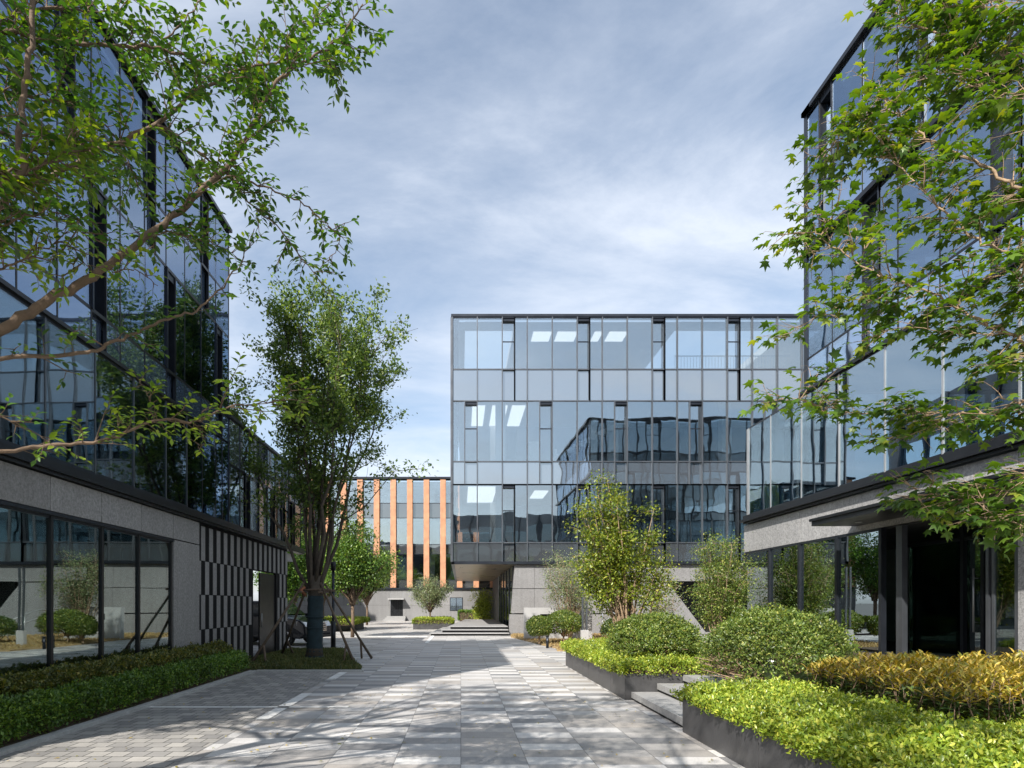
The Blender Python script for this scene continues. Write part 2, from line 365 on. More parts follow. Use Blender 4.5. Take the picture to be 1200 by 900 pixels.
# ------------------------------------------------------------------ ground, paving
def paving_mat():
    m, nt, out = new_mat('plank paving')
    b = N(nt, 'ShaderNodeBsdfPrincipled', Roughness=.6); nt.links.new(b.outputs[0], out.inputs[0])
    tc = N(nt, 'ShaderNodeTexCoord'); s = N(nt, 'ShaderNodeSeparateXYZ'); nt.links.new(tc.outputs['Object'], s.inputs[0])
    def mth(op, a, b_=None):
        n = N(nt, 'ShaderNodeMath', operation=op)
        for i, q in enumerate((a, b_)):
            if q is None: continue
            if isinstance(q, (int, float)): n.inputs[i].default_value = q
            else: nt.links.new(q, n.inputs[i])
        return n.outputs[0]
    xc = mth('DIVIDE', s.outputs[0], .66); xi = mth('FLOOR', xc); xf = mth('FRACT', xc)
    yc = mth('DIVIDE', s.outputs[1], .30); yi = mth('FLOOR', yc); yf = mth('FRACT', yc)
    par = mth('MODULO', mth('ADD', mth('ABSOLUTE', yi), mth('MULTIPLY', mth('ABSOLUTE', xi), 1)), 2)
    cbn = N(nt, 'ShaderNodeCombineXYZ'); nt.links.new(xi, cbn.inputs[0]); nt.links.new(yi, cbn.inputs[1])
    wn = N(nt, 'ShaderNodeTexWhiteNoise', noise_dimensions='2D'); nt.links.new(cbn.outputs[0], wn.inputs['Vector'])
    v = mth('ADD', mth('MULTIPLY', wn.outputs['Value'], .58), mth('MULTIPLY', par, .42))
    r = ramp(nt, [(0, (.185, .185, .19)), (.2, (.25, .248, .247)), (.42, (.33, .305, .28)), (.6, (.40, .395, .39)), (.8, (.49, .48, .47)), (1, (.55, .54, .52))])
    nt.links.new(v, r.inputs[0])
    nz = N(nt, 'ShaderNodeTexNoise', Scale=1.1, Detail=8., Roughness=.7); nt.links.new(tc.outputs['Object'], nz.inputs['Vector'])
    nz2 = N(nt, 'ShaderNodeTexNoise', Scale=70., Detail=2.); nt.links.new(tc.outputs['Object'], nz2.inputs['Vector'])
    mr = N(nt, 'ShaderNodeMapRange'); mr.inputs[1].default_value = .25; mr.inputs[2].default_value = .75; mr.inputs[3].default_value = .82; mr.inputs[4].default_value = 1.14
    nt.links.new(nz.outputs[0], mr.inputs[0])
    mr2 = N(nt, 'ShaderNodeMapRange'); mr2.inputs[1].default_value = .25; mr2.inputs[2].default_value = .75; mr2.inputs[3].default_value = .86; mr2.inputs[4].default_value = 1.14
    nt.links.new(nz2.outputs[0], mr2.inputs[0])
    val = mth('MULTIPLY', mr.outputs[0], mr2.outputs[0])
    ex = mth('MINIMUM', xf, mth('SUBTRACT', 1., xf)); ey = mth('MINIMUM', yf, mth('SUBTRACT', 1., yf))
    e = mth('MINIMUM', mth('MULTIPLY', ex, .66), mth('MULTIPLY', ey, .30))
    j = N(nt, 'ShaderNodeMapRange'); j.inputs[1].default_value = .002; j.inputs[2].default_value = .006; j.inputs[3].default_value = .45; j.inputs[4].default_value = 1
    nt.links.new(e, j.inputs[0])
    val = mth('MULTIPLY', val, j.outputs[0])
    hs = N(nt, 'ShaderNodeHueSaturation'); nt.links.new(r.outputs[0], hs.inputs['Color']); nt.links.new(val, hs.inputs['Value'])
    nt.links.new(hs.outputs[0], b.inputs['Base Color'])
    bp = N(nt, 'ShaderNodeBump', Strength=.3, Distance=.006); nt.links.new(val, bp.inputs['Height']); nt.links.new(bp.outputs[0], b.inputs['Normal'])
    return m
def sett_mat():
    m, nt, out = new_mat('sett paving')
    b = N(nt, 'ShaderNodeBsdfPrincipled', Roughness=.65); nt.links.new(b.outputs[0], out.inputs[0])
    tc = N(nt, 'ShaderNodeTexCoord')
    br = N(nt, 'ShaderNodeTexBrick', Scale=1.0); br.offset = .5
    br.inputs['Color1'].default_value = (.20, .195, .19, 1); br.inputs['Color2'].default_value = (.36, .345, .32, 1); br.inputs['Mortar'].default_value = (.06, .06, .055, 1)
    br.inputs['Mortar Size'].default_value = .007; br.inputs['Brick Width'].default_value = .21; br.inputs['Row Height'].default_value = .21
    br.inputs['Mortar Smooth'].default_value = .3
    nt.links.new(tc.outputs['Object'], br.inputs['Vector'])
    nz = N(nt, 'ShaderNodeTexNoise', Scale=1.3, Detail=8., Roughness=.7); nt.links.new(tc.outputs['Object'], nz.inputs['Vector'])
    mr = N(nt, 'ShaderNodeMapRange'); mr.inputs[1].default_value = .25; mr.inputs[2].default_value = .75; mr.inputs[3].default_value = .75; mr.inputs[4].default_value = 1.2
    nt.links.new(nz.outputs[0], mr.inputs[0])
    hs = N(nt, 'ShaderNodeHueSaturation'); nt.links.new(br.outputs[0], hs.inputs['Color']); nt.links.new(mr.outputs[0], hs.inputs['Value'])
    nt.links.new(hs.outputs[0], b.inputs['Base Color'])
    bp = N(nt, 'ShaderNodeBump', Strength=.5, Distance=.008, invert=True); nt.links.new(br.outputs['Fac'], bp.inputs['Height']); nt.links.new(bp.outputs[0], b.inputs['Normal'])
    return m
M['paving'] = paving_mat(); M['setts'] = sett_mat()
M['far'] = principled('far ground asphalt', (.09, .09, .088), .85, 0, .2, .5)
def sheet(name, poly, z, mat, z0=None):
    b = MB()
    if z0 is None:
        n = len(poly); a = sum(poly[i][0]*poly[(i+1) % n][1]-poly[(i+1) % n][0]*poly[i][1] for i in range(n))
        if a < 0: poly = poly[::-1]
        b.v = [(x, y, z) for x, y in poly]; b.f = [tuple(range(n))]; b.m = [0]; b.sm = [False]
    else: b.prism(poly, z0, z)
    return struct(b.build(name, mat))
sheet('ground', [(-600, -600), (600, -600), (600, 600), (-600, 600)], 0, 'far')
sheet('plaza_paving', [(-14, -30), (14, -30), (14, 64), (-20, 64), (-20, 24), (-14, 24)], .004, 'paving')
sheet('parking_paving', [(-4.72, 3), (-2.78, 3), (-2.78, 14.15), (-4.72, 14.15)], .008, 'setts')
def line(pts):
    b = MB()
    for (x0, y0, x1, y1) in pts: b.quad((x0, y0, .013), (x1, y0, .013), (x1, y1, .013), (x0, y1, .013))
    return b
struct(line([(-2.78, 8.3, -2.60, 10.75)]).build('painted_line', 'white'))
struct(line([(-2.78, 12.7, -2.60, 14.1)]).build('painted_line', 'white'))
struct(line([(-4.72, 9.25, -1.7, 9.37)]).build('painted_line', 'white'))
struct(line([(-5.2, 29.2, -1.6, 29.9)]).build('painted_line', 'white'))
struct(line([(-1.45, 24.6, -1.3, 30.4)]).build('painted_line', 'white'))
sheet('kerb', [(-4.86, 3), (-4.72, 3), (-4.72, 14.15), (-4.86, 14.15)], .05, 'kerb', 0)
sheet('kerb', [(-4.72, 14.15), (-2.25, 14.15), (-2.25, 14.28), (-4.72, 14.28)], .05, 'kerb', 0)
# lawn round the staked tree, planting bed along the left building
LAWN = [(-5.7, 14.28), (-2.3, 14.28), (-3.95, 20.5), (-5.7, 20.5)]
sheet('lawn', LAWN, .06, 'lawn', 0)
sheet('planting_bed', [(-5.72, 3), (-4.86, 3), (-4.86, 14.28), (-5.72, 14.28)], .05, 'soil', 0)
# dry lawn by the centre building
DLAWN = [(2.62, 15.75), (9.4, 15.75), (9.4, 31.0), (2.35, 30.9), (2.35, 29.0), (3.35, 21.0)]
sheet('dry_lawn', [(3.2, 20.4), (9.4, 20.4), (9.4, 31.2), (2.6, 31.2), (2.35, 29.0), (3.35, 21.6)], .05, 'drylawn', 0)
def blades(name, mat, poly, n, z, h, label):
    xs = [p[0] for p in poly]; ys = [p[1] for p in poly]; pts = []
    X = RNG.uniform(min(xs), max(xs), n*2); Y = RNG.uniform(min(ys), max(ys), n*2)
    ins = np.zeros(len(X), bool); k = len(poly); j = k-1
    for i in range(k):
        xi, yi = poly[i]; xj, yj = poly[j]
        if abs(yj-yi) > 1e-9:
            c = ((yi > Y) != (yj > Y)) & (X < (xj-xi)*(Y-yi)/(yj-yi)+xi); ins ^= c
        j = i
    X = X[ins][:n]; Y = Y[ins][:n]; m = len(X)
    Pn = np.stack([X, Y, np.full(m, z)], 1); D = nrm(np.array([0, 0, 1.])+RNG.normal(size=(m, 3))*.45); D[:, 2] = np.abs(D[:, 2])
    o = leaves(name, mat, None, Pn, D, rdir(m), h*RNG.uniform(.5, 1.3, m), T_LONG)
    tag(o, label, 'grass', kind='stuff')
blades('grass', 'grass', LAWN, 26000, .055, .09, 'short green grass growing round the wrapped tree trunk')
blades('dry_grass', 'drygrass', [(3.2, 20.4), (9.4, 20.4), (9.4, 31.2), (2.6, 31.2), (2.35, 29.0), (3.35, 21.6)], 16000, .045, .09, 'dry tan grass beside the pale sign wall')

# ------------------------------------------------------------------ building machinery
class Bld:
    def __init__(s, root, cap=98): s.root = root; s.cnt = {}; s.over = {}; s.cap = cap
    def part(s, name, mb, mats, bevel=0):
        c = s.cnt.get(name, 0)
        if c < s.cap:
            s.cnt[name] = c+1; return mb.build(name, mats, s.root, bevel)
        key = (name, tuple(mats) if isinstance(mats, (list, tuple)) else mats)
        o = s.over.setdefault(key, MB()); n = len(o.v)
        o.v += mb.v; o.f += [tuple(i+n for i in f) for f in mb.f]; o.m += mb.m; o.sm += mb.sm
    def finish(s):
        for (name, mats), mb in s.over.items():
            o = mb.build(name, list(mats) if isinstance(mats, tuple) else mats, s.root); o['kind'] = 'stuff'
def facade(B, O, u, n, a_edges, rows, splits, glassm='glass', mullm='metal', spanm='span_c', mw=.05, md=.09, lastm=True, skip=None, jit=.004):
    """a_edges: positions of module lines along u; rows: (z0,z1,'g'|'s'|'o'); splits: row -> set of i%3 that split"""
    for ri, (z0, z1, kind) in enumerate(rows):
        off, side = splits[ri]
        for i in range(len(a_edges)-1):
            a0, a1 = a_edges[i], a_edges[i+1]
            if skip and skip(ri, i): continue
            cells = [(a0, a1, False)]
            if off is not None and i % 3 == off:
                am = (a0+a1)/2
                cells = [(a0, am, side == 'L'), (am, a1, side == 'R')]
            for (b0, b1, vent) in cells:
                mb = MB()
                if kind == 'g':
                    if vent:
                        mb.fbox(O, u, n, b0+.02, b1-.02, -.20, -.185, z0, z1-.16, 0, jit/2)
                        mb.fbox(O, u, n, b0, b0+.03, -.18, -.01, z0, z1, 1); mb.fbox(O, u, n, b1-.03, b1, -.18, .03, z0, z1, 1)
                        mb.fbox(O, u, n, b0+.03, b1-.03, -.3, -.02, z1-.17, z1-.02, 1)
                        mb.fbox(O, u, n, b0+.03, b1-.03, -.21, -.17, z0+(z1-z0)*.55, z0+(z1-z0)*.55+.05, 1)
                        B.part('vent_window', mb, [M[glassm], M['dmetal']])
                    else:
                        mb.fbox(O, u, n, b0+.012, b1-.012, -.015, 0, z0+.02, z1-.02, 0, jit)
                        B.part('window', mb, [M[glassm]])
                elif kind == 's':
                    d = -.08 if vent else 0
                    mb.fbox(O, u, n, b0+.012, b1-.012, d-.02, d, z0+.02, z1-.02, 0, jit/2)
                    B.part('spandrel_panel', mb, [M[spanm]])
                if vent or (off is not None and i % 3 == off and b0 > a0):
                    mb = MB(); c = (a0+a1)/2
                    mb.fbox(O, u, n, c-mw/2, c+mw/2, -.05, md*.8, z0, z1, 0); B.part('mullion', mb, [M[mullm]])
    zlo, zhi = min(r[0] for r in rows), max(r[1] for r in rows)
    for i, a in enumerate(a_edges):
        if not lastm and i == len(a_edges)-1: continue
        mb = MB(); mb.fbox(O, u, n, a-mw/2, a+mw/2, -.06, md, zlo, zhi, 0); B.part('mullion', mb, [M[mullm]])
    for z in sorted({r[0] for r in rows} | {r[1] for r in rows}):
        mb = MB(); mb.fbox(O, u, n, a_edges[0], a_edges[-1], -.06, md*.45, z-.03, z+.03, 0); B.part('transom', mb, [M[mullm if z not in (zlo, zhi) else 'dmetal']])
def panels(B, name, mat, O, u, n, a0, a1, z0, z1, pw, th=.03, gap=.012, rowh=None):
    mb = MB(); k = max(1, round((a1-a0)/pw)); w = (a1-a0)/k
    nr = 1 if not rowh else max(1, round((z1-z0)/rowh)); h = (z1-z0)/nr
    for r in range(nr):
        for i in range(k): mb.fbox(O, u, n, a0+i*w+gap/2, a0+(i+1)*w-gap/2, 0, th+random.uniform(-.001, .001), z0+r*h+gap/2, z0+(r+1)*h-gap/2, 0)
    mb.fbox(O, u, n, a0+.02, a1-.02, -.06, th*.45, z0+.01, z1-.01, 1)
    B.part(name, mb, [M[mat], M['joint']])
def interior(B, x0, x1, y0, y1, floors, wall_y=None, colstep=6.):
    for zf in floors:
        mb = MB(); mb.box(x0, y0, zf-.45, x1, y1, zf); B.part('floor_slab', mb, ['ceil'])
    x = x0+2.2
    while x < x1-1:
        for yy in ((y0+1.2, y0+7.5) if y1-y0 > 9 else ((y0+y1)/2,)):
            mb = MB(); mb.box(x-.25, yy-.25, floors[0], x+.25, yy+.25, floors[-1]-.45); B.part('column', mb, ['inwhite'])
        x += colstep

# ---------------- centre building
Dc = F/23.0
zC = [3.66, 4.70, 7.66, 8.83, 11.92, 13.53, 16.18]
c0 = -10/23.; modc = 29.27/23.
cen = thing('office_building', 'glass office building across the plaza end with a bronze portico', 'building', (c0, Dc, 0))
B = Bld(cen)
edges = [modc*i for i in range(0, 21)]
O = (c0, Dc); u = (1, 0); n = (0, -1)
rowsC = [(13.53, 16.18, 'g'), (11.92, 13.53, 's'), (8.83, 11.92, 'g'), (7.66, 8.83, 's'), (4.70, 7.66, 'g'), (3.72, 4.70, 's')]
spl = [(2, 'L'), (2, 'L'), (0, 'R'), (0, 'R'), (2, 'L'), (2, 'L')]
facade(B, O, u, n, edges, rowsC[:4], spl[:4], spanm='span_c')
facade(B, O, u, n, edges, rowsC[4:], spl[4:], spanm='span_d')
xe = c0+edges[-1]
# left side face (X = c0) running back
Oz = (c0, Dc); us = (0, 1); ns = (-1, 0)
facade(B, Oz, us, ns, [1.9*i for i in range(0, 13)], rowsC[:4], [(1, 'L')]*4, spanm='span_c', mw=.06)
facade(B, Oz, us, ns, [1.9*i for i in range(0, 13)], rowsC[4:], [(1, 'L')]*2, spanm='span_d', mw=.06)
mb = MB()
mb.box(c0-.06, Dc-.07, 16.2, xe, Dc+.35, 16.33); mb.box(c0-.06, Dc+.35, 16.2, c0+.35, Dc+24.3, 16.33)
B.part('parapet', mb, ['dmetal'])
# roof with open terraces behind the glass screen
def cX(px): return (px-CX)/23.
mb = MB()
t1a, t1b, t2a, t2b = cX(545), cX(603), cX(795), cX(932)
for (a, b) in ((c0+.3, t1a), (t1b, t2a), (t2b, xe)): mb.box(a, Dc+.45, 15.75, b, Dc+7, 16.15)
for (a, b) in ((t1a, t1b), (t2a, t2b)): mb.box(a, Dc+.4, 15.8, b, Dc+.7, 16.15)
mb.box(c0+.3, Dc+7, 15.2, xe, Dc+24, 15.55)
B.part('roof', mb, ['ceil'])
mb = MB()
for k in range(int((t2b-t2a)/.16)):
    x = t2a+k*.16; mb.box(x, Dc+.52, 13.45, x+.02, Dc+.54, 14.4)
mb.box(t2a, Dc+.5, 14.4, t2b, Dc+.56, 14.45)
B.part('railing', mb, ['lmetal'])
interior(B, c0+.35, xe, Dc+.35, Dc+24, [4.35, 8.5, 13.35])
for q in [(a, Dc+6.5, 13.36, b, Dc+6.7, 15.7) for a, b in ((c0+.4, t1a-.01), (t1b+.01, t2a-.01), (t2b+.01, xe))]+[(t1a, Dc+6.5, 13.36, t1b, Dc+6.7, 15.0), (t2a, Dc+6.5, 13.36, t2b, Dc+6.7, 15.0), (c0+4, Dc+8, 8.51, xe, Dc+8.2, 12.89), (c0+4, Dc+9, 4.36, xe, Dc+9.2, 8.04)]:
    mb = MB(); mb.box(*q); B.part('interior_wall', mb, ['inwall'])
# white stair seen through the second row of glass
mb = MB()
for k in range(13):
    x = cX(655)+k*.30; z = 9.3+k*.165
    mb.box(x, Dc+.9, z-.1, x+.30, Dc+2.0, z+.16)
mb.box(cX(653), Dc+.85, 8.6, cX(656), Dc+1.0, 9.7)
B.part('staircase', mb, ['inwhite'])
def lightpanel(x0, x1, y0, y1, z):
    mb = MB(); mb.box(x0, y0, z-.03, x1, y1, z); B.part('ceiling_light', mb, ['lit'])
for (pa, pb) in ((624, 645), (652, 675), (695, 704), (712, 733)): lightpanel((pa-CX)/F*32.4, (pb-CX)/F*32.4, 31.95, 33.1, 15.745)
for (pa, pb) in ((553, 567), (575, 592), (597, 612)): lightpanel((pa-CX)/F*37, (pb-CX)/F*37, 35.0, 39.0, 12.895)
lightpanel(.4, 2.0, 33.8, 39.0, 8.045)
lightpanel((624-CX)/F*36, (640-CX)/F*36, 35, 37.5, 8.045)
for (pa, pb, z0, z1, m_) in ((699, 706, 8.6, 11.5, 'inwhite'), (624, 636, 8.5, 10.2, 'inwhite')):
    mb = MB(); mb.box(cX(pa), Dc+1.3, z0, cX(pb), Dc+1.5, z1); B.part('partition', mb, [m_])
# ground floor
mb = MB(); mb.box(c0-.05, Dc-.08, 3.60, xe, Dc+.05, 3.72); mb.box(c0-.05, Dc-.08, 3.60, c0+.1, Dc+24, 3.72); B.part('edge_trim', mb, ['dmetal'])
xs = 2.76   # pier left edge
mb = MB(); 
for i in range(9): mb.box(c0+.1, Dc+.06+i*2.66, 3.64, xs+.4, Dc+.06+(i+1)*2.66-.012, 3.70)
B.part('soffit', mb, ['bronze'])
# granite pier with slanted edge
def slab_wall(poly_xz, y0, y1, mat):
    mb = MB(); k = len(poly_xz)
    mb.v = [(x, y0, z) for x, z in poly_xz]+[(x, y1, z) for x, z in poly_xz]
    mb.f = [tuple(range(k)), tuple(range(2*k-1, k-1, -1))]+[(i, k+i, k+(i+1) % k, (i+1) % k) for i in range(k)]
    mb.m = [0]*len(mb.f); mb.sm = [False]*len(mb.f); return mb
pr = cX(700)+.05
for (za, zb) in ((.0, 1.05), (1.10, 2.35), (2.37, 3.59)):
    xa = xs-.26*(1-za/3.6) if za > 1.06 else xs-.30; xb = xs-.26*(1-zb/3.6) if za > 1.06 else xs-.26
    xm = xs+1.0
    B.part('granite_panel', slab_wall([(xa, za+.01), (xm-.006, za+.01), (xm-.006, zb), (xb, zb)], Dc+.10, Dc+.5, 'granite_c'), ['granite_c'])
    xx = xm
    while xx < pr-.5:
        B.part('granite_panel', slab_wall([(xx+.006, za+.01), (xx+2.0-.006, za+.01), (xx+2.0-.006, zb), (xx+.006, zb)], Dc+.10, Dc+.5, 'granite_c'), ['granite_c']); xx += 2.0
B.part('granite_panel', slab_wall([(pr+.08, 2.75), (xe, 2.75), (xe, 3.59), (pr+.08, 3.59)], Dc+.10, Dc+.5, 'granite_c'), ['granite_c'])
a_, b_ = cX(770), cX(803)
B.part('granite_panel', slab_wall([(a_-1.2, .01), (b_+1.2, .01), (b_+.3, 1.2), (b_-.3, 2.0), (b_-.9, 2.74), (a_-1.2, 2.74)], Dc+.16, Dc+.5, 'granite_c'), ['granite_c'])
B.part('granite_panel', slab_wall([(b_+3.5, .01), (xe, .01), (xe, 2.74), (b_+3.5, 2.74)], Dc+.16, Dc+.5, 'granite_c'), ['granite_c'])
mb = MB(); mb.box(xs+.1, Dc+.52, 0, xs+.25, Dc+24, 3.63, 0)
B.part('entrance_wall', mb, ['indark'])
for k in range(6):
    mb = MB(); mb.box(xs-.04, Dc+1.2+k*2.4, .3, xs+.07, Dc+1.3+k*2.4, 3.6); B.part('mullion', mb, ['lmetal' if k == 5 else 'metal'])
mb = MB(); mb.box(xs-.0, Dc+1.3, .35, xs+.04, Dc+13.2, 3.55); B.part('entrance_glass', mb, ['glass_dark'])
mb = MB(); mb.box(pr+.08, Dc+2.8, 0, xe, Dc+3.0, 3.6); B.part('interior_wall', mb, ['indark']); mb = MB(); mb.box(xs+.3, Dc+23, 0, xe, Dc+23.2, 3.6); B.part('interior_wall', mb, ['indark'])
for k in range(5):
    mb = MB(); mb.box(cX(712)+k*1.1, Dc+1.6, .35, cX(712)+k*1.1+.06, Dc+1.7, 3.2); B.part('mullion', mb, ['metal'])
B.finish()
# entrance steps
st = thing('entrance_steps', 'three dark stone steps below the bronze portico', 'steps', (1, Dc, 0))
for k, (x0, yy) in enumerate(((-1.55, Dc-.9), (-1.0, Dc-.4), (-.6, Dc+.1))):
    mb = MB(); mb.prism([(x0, yy), (2.40, yy), (2.40, Dc+14-k*.01), (x0+.9, Dc+14-k*.01)], .15*k+.10, .15*k+.145, 0)
    mb.prism([(x0+.07, yy+.06), (2.36, yy+.06), (2.36, Dc+13.9), (x0+.97, Dc+13.9)], .15*k-.004, .15*k+.10, 1)
    mb.build('step', ['step', 'matt'], st)

# ---------------- right building
XR = 9.65; hR = [3.2, 4.47, 7.41, 8.38, 11.32, 12.77, 15.2]
Yr = 17.06*XR/9.6
rb = thing('office_building', 'dark blue glass office on the right with granite ground floor and black canopy', 'building', (XR, Yr, 0))
B = Bld(rb)
modr = 1.195
O = (XR, Yr); u = (0, -1); n = (-1, 0)
er = [modr*i for i in range(0, 14)]
rowsU = [(12.77, 15.2, 'g'), (11.32, 12.77, 's'), (8.38, 11.32, 'g'), (7.47, 8.38, 's')]
facade(B, O, u, n, er, rowsU, [(0, 'R'), (0, 'R'), (2, 'L'), (2, 'L')], spanm='span_b', mullm='black', glassm='glass_side', md=.008, mw=.035)
mb = MB(); mb.box(XR-.1, Yr-er[-1], 15.21, XR+.3, Yr+.1, 15.33); mb.box(XR-.1, Yr-.3, 15.21, 26, Yr+.1, 15.33); B.part('parapet', mb, ['black'])
for z in (11.32,): 
    mb = MB(); mb.box(XR-.12, Yr-er[-1], z-.06, XR-.03, Yr+.05, z+.06); B.part('ledge', mb, ['black'])
# far end face, seen mirrored in the centre building
Oe = (XR, Yr); facade(B, Oe, (1, 0), (0, 1), [1.27*i for i in range(13)], rowsU+[(4.47, 7.47, 'g')], [(0, 'R'), (0, 'R'), (2, 'L'), (2, 'L'), (None, '')], spanm='span_d', mullm='dmetal')
interior(B, XR+.35, 26, Yr-16, Yr-.35, [4.47, 7.9, 11.9])
mb = MB(); mb.box(XR+.3, Yr-16, 14.9, 26, Yr-.3, 15.15); B.part('roof', mb, ['ceil'])
mb = MB(); mb.box(16, .8, 0, 16.2, 20, 4.3); B.part('interior_wall', mb, ['indark'])
mb = MB(); mb.box(XR+7, Yr-16, 4.6, XR+7.2, Yr-.5, 14.8); B.part('interior_wall', mb, ['inwall'])
# protruding first floor glass box
Y2 = F*XR/342.; XB = XR-.02
g2 = 1/342.; yb = [Y2]
yb = [F*XR/(x-CX) for x in (882.3, 908.6, 945.2, 989.8, 1044.6, 1113.4)]
st_ = yb[-2]-yb[-1]
while yb[-1] > 2.0: yb.append(yb[-1]-1.675)
er2 = [yb[0]-y for y in yb]
O2 = (XR-.14, yb[0])
facade(B, O2, (0, -1), (-1, 0), er2, [(4.52, 7.36, 'g')], [(None, '')], glassm='glass_clear', mullm='lmetal', mw=.05, md=.012, jit=.004)
facade(B, (XR-.14, yb[0]), (1, 0), (0, 1), [1.6*i for i in range(8)], [(4.52, 7.36, 'g')], [(None, '')], glassm='glass_clear', mullm='lmetal')
mb = MB(); mb.box(XR-.22, 1.9, 7.37, XR-.12, Yr+.02, 7.46); B.part('ledge', mb, ['black'])
mb = MB(); mb.box(XR-.35, 1.9, 4.28, XR+.1, yb[0]+.2, 4.36, 0); mb.box(XR-.27, 1.9, 4.37, XR+.1, yb[0]+.12, 4.49, 0); mb.box(XR-.27, 1.9, 4.22, XR+.1, yb[0]+.12, 4.275, 0); B.part('ledge', mb, ['black'])
mb = MB(); mb.box(XR, Yr, 4.2, 22, yb[0]+.1, 4.46); B.part('terrace', mb, ['concrete'])
# ground floor: granite band and windows
XG = XR-.12
Yg = F*XG/332.8
panels(B, 'granite_panel', 'granite_r', (XG, Yg), (0, -1), (-1, 0), 0, Yg-2, 3.30, 4.20, 1.72)
panels(B, 'granite_panel', 'granite_r', (XG, Yg), (1, 0), (0, 1), 0, 12, 3.30, 4.20, 1.72)
yw = [F*XG/(x-CX) for x in (872.8, 902.7, 938, 982, 1034)]
facade(B, (XG, Yg), (0, -1), (-1, 0), [Yg-y for y in yw], [(.42, 3.27, 'g')], [(None, '')], glassm='glass_dark', mullm='dmetal', mw=.09, md=.06)
facade(B, (XG, Yg), (1, 0), (0, 1), [1.72*i for i in range(8)], [(.42, 3.27, 'g')], [(None, '')], glassm='glass_dark', mullm='dmetal', mw=.09)
ya = yw[-1]
# entrance recess: jambs, glass doors, sidelight, granite pier
def gy(px, X=XG): return F*X/(px-CX)
mb = MB(); mb.box(XG+.0, gy(1057), .42, XG+.12, gy(1050), 3.27); B.part('door_jamb', mb, ['metal'])
mb = MB(); mb.box(XG+.3, gy(1057)+.3, .42, XG+.34, gy(1034), 3.27); B.part('window', mb, ['glass_dark'])
XD = XG+1.0
for (pa, pb) in ((1064, 1128), (1131, 1152)):
    mb = MB(); mb.box(XD, gy(pb, XD), .44, XD+.03, gy(pa, XD)-.05, 2.9, 0)
    mb.box(XD-.03, gy(pb, XD)-.05, .44, XD+.06, gy(pb, XD)+.03, 3.2, 1); mb.box(XD-.03, gy(pb, XD), 2.9, XD+.05, gy(pa, XD), 2.97, 1)
    B.part('door', mb, ['glass_dark', 'dmetal'])
# long bar handle on the door
mb = MB(); yy = gy(1146, XD); mb.tube([(XD-.09, yy, 1.0), (XD-.09, yy, 2.3)], .018, 8); mb.tube([(XD-.09, yy, 1.2), (XD+.01, yy, 1.2)], .01, 6); mb.tube([(XD-.09, yy, 2.1), (XD+.01, yy, 2.1)], .01, 6); B.part('handle', mb, ['lmetal'])
for px in (1158, 1165):
    mb = MB(); y_ = gy(px); mb.box(XG-.02, y_-.03, .42, XG+.10, y_+.03, 3.27); B.part('mullion', mb, ['metal'])
mb = MB(); mb.box(XG, gy(1190), .42, XG+.03, gy(1166), 3.27); B.part('window', mb, ['glass_dark'])
mb = MB(); mb.box(XG-.03, gy(1195), .42, XG+.1, gy(1191), 3.27); B.part('mullion', mb, ['metal'])
panels(B, 'granite_panel', 'granite_r', (XG, gy(1196)), (0, -1), (-1, 0), 0, gy(1196)-2, .42, 3.28, 1.72, .05)
# canopy
yc1 = 14.75; yc0 = 8.6
mb = MB()
mb.hexa([(8.42, yc0, 3.44), (XG, yc0, 3.44), (XG, yc1, 3.44), (8.42, yc1, 3.44), (8.42, yc0, 3.60), (XG, yc0, 3.66), (XG, yc1, 3.66), (8.42, yc1, 3.60)], 0)
mb.box(8.38, yc0-.04, 3.55, XG-.03, yc1+.04, 3.61, 0)
cp = B.part('canopy', mb, ['black'])
mb = MB(); mb.tube([(9.0, 13.9, 3.43), (9.0, 13.9, 3.415)], .07, 12); mb.build('downlight', 'lmetal', cp)
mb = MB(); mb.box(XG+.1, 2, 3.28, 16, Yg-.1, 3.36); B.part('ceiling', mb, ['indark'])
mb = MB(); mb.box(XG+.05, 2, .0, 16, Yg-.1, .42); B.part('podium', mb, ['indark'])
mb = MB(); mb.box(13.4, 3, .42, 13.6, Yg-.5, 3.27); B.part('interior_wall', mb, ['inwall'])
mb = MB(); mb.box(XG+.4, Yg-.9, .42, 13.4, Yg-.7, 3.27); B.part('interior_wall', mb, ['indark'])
# reception desk and shelving seen faintly inside
mb = MB(); mb.box(11.2, 12.3, .42, 12.2, 14.2, 1.5); B.part('reception_desk', mb, ['inwall'])
B.finish()

# ---------------- left building
XL = -5.80; Yl = 15.35; YS = 4.9; YW2 = 22.2; modl = .815
lb = thing('office_building', 'shaded glass office building on the left behind the overhanging branches', 'building', (XL, Yl, 0))
B = Bld(lb)
rowsL = [(9.21, 10.87, 'g'), (8.22, 9.21, 's'), (6.21, 8.22, 'g'), (5.59, 6.21, 's')]
nl_ = int((Yl-YS)/modl)
facade(B, (XL, Yl), (0, -1), (1, 0), [modl*i for i in range(0, nl_+1)], rowsL, [(1, 'R'), (1, 'R'), (0, 'R'), (0, 'R')], spanm='span_e', mullm='black', glassm='glass_sky', md=.006, mw=.028)
mb = MB(); mb.box(XL-.2, YS, 10.88, XL+.07, Yl+.07, 10.96); mb.box(-16, Yl-.2, 10.88, XL-.2, Yl+.07, 10.96); B.part('parapet', mb, ['black'])
ybl = [F*5.72/(CX-x) for x in (219, 194.6, 156.8, 111.5, 52.9)]
while ybl[-1] > YS+1: ybl.append(ybl[-1]-1.16)
facade(B, (XL+.08, ybl[0]), (0, -1), (1, 0), [ybl[0]-y for y in ybl], [(3.60, 5.53, 'g')], [(None, '')], glassm='glass_clear', mullm='metal', mw=.032, md=.008)
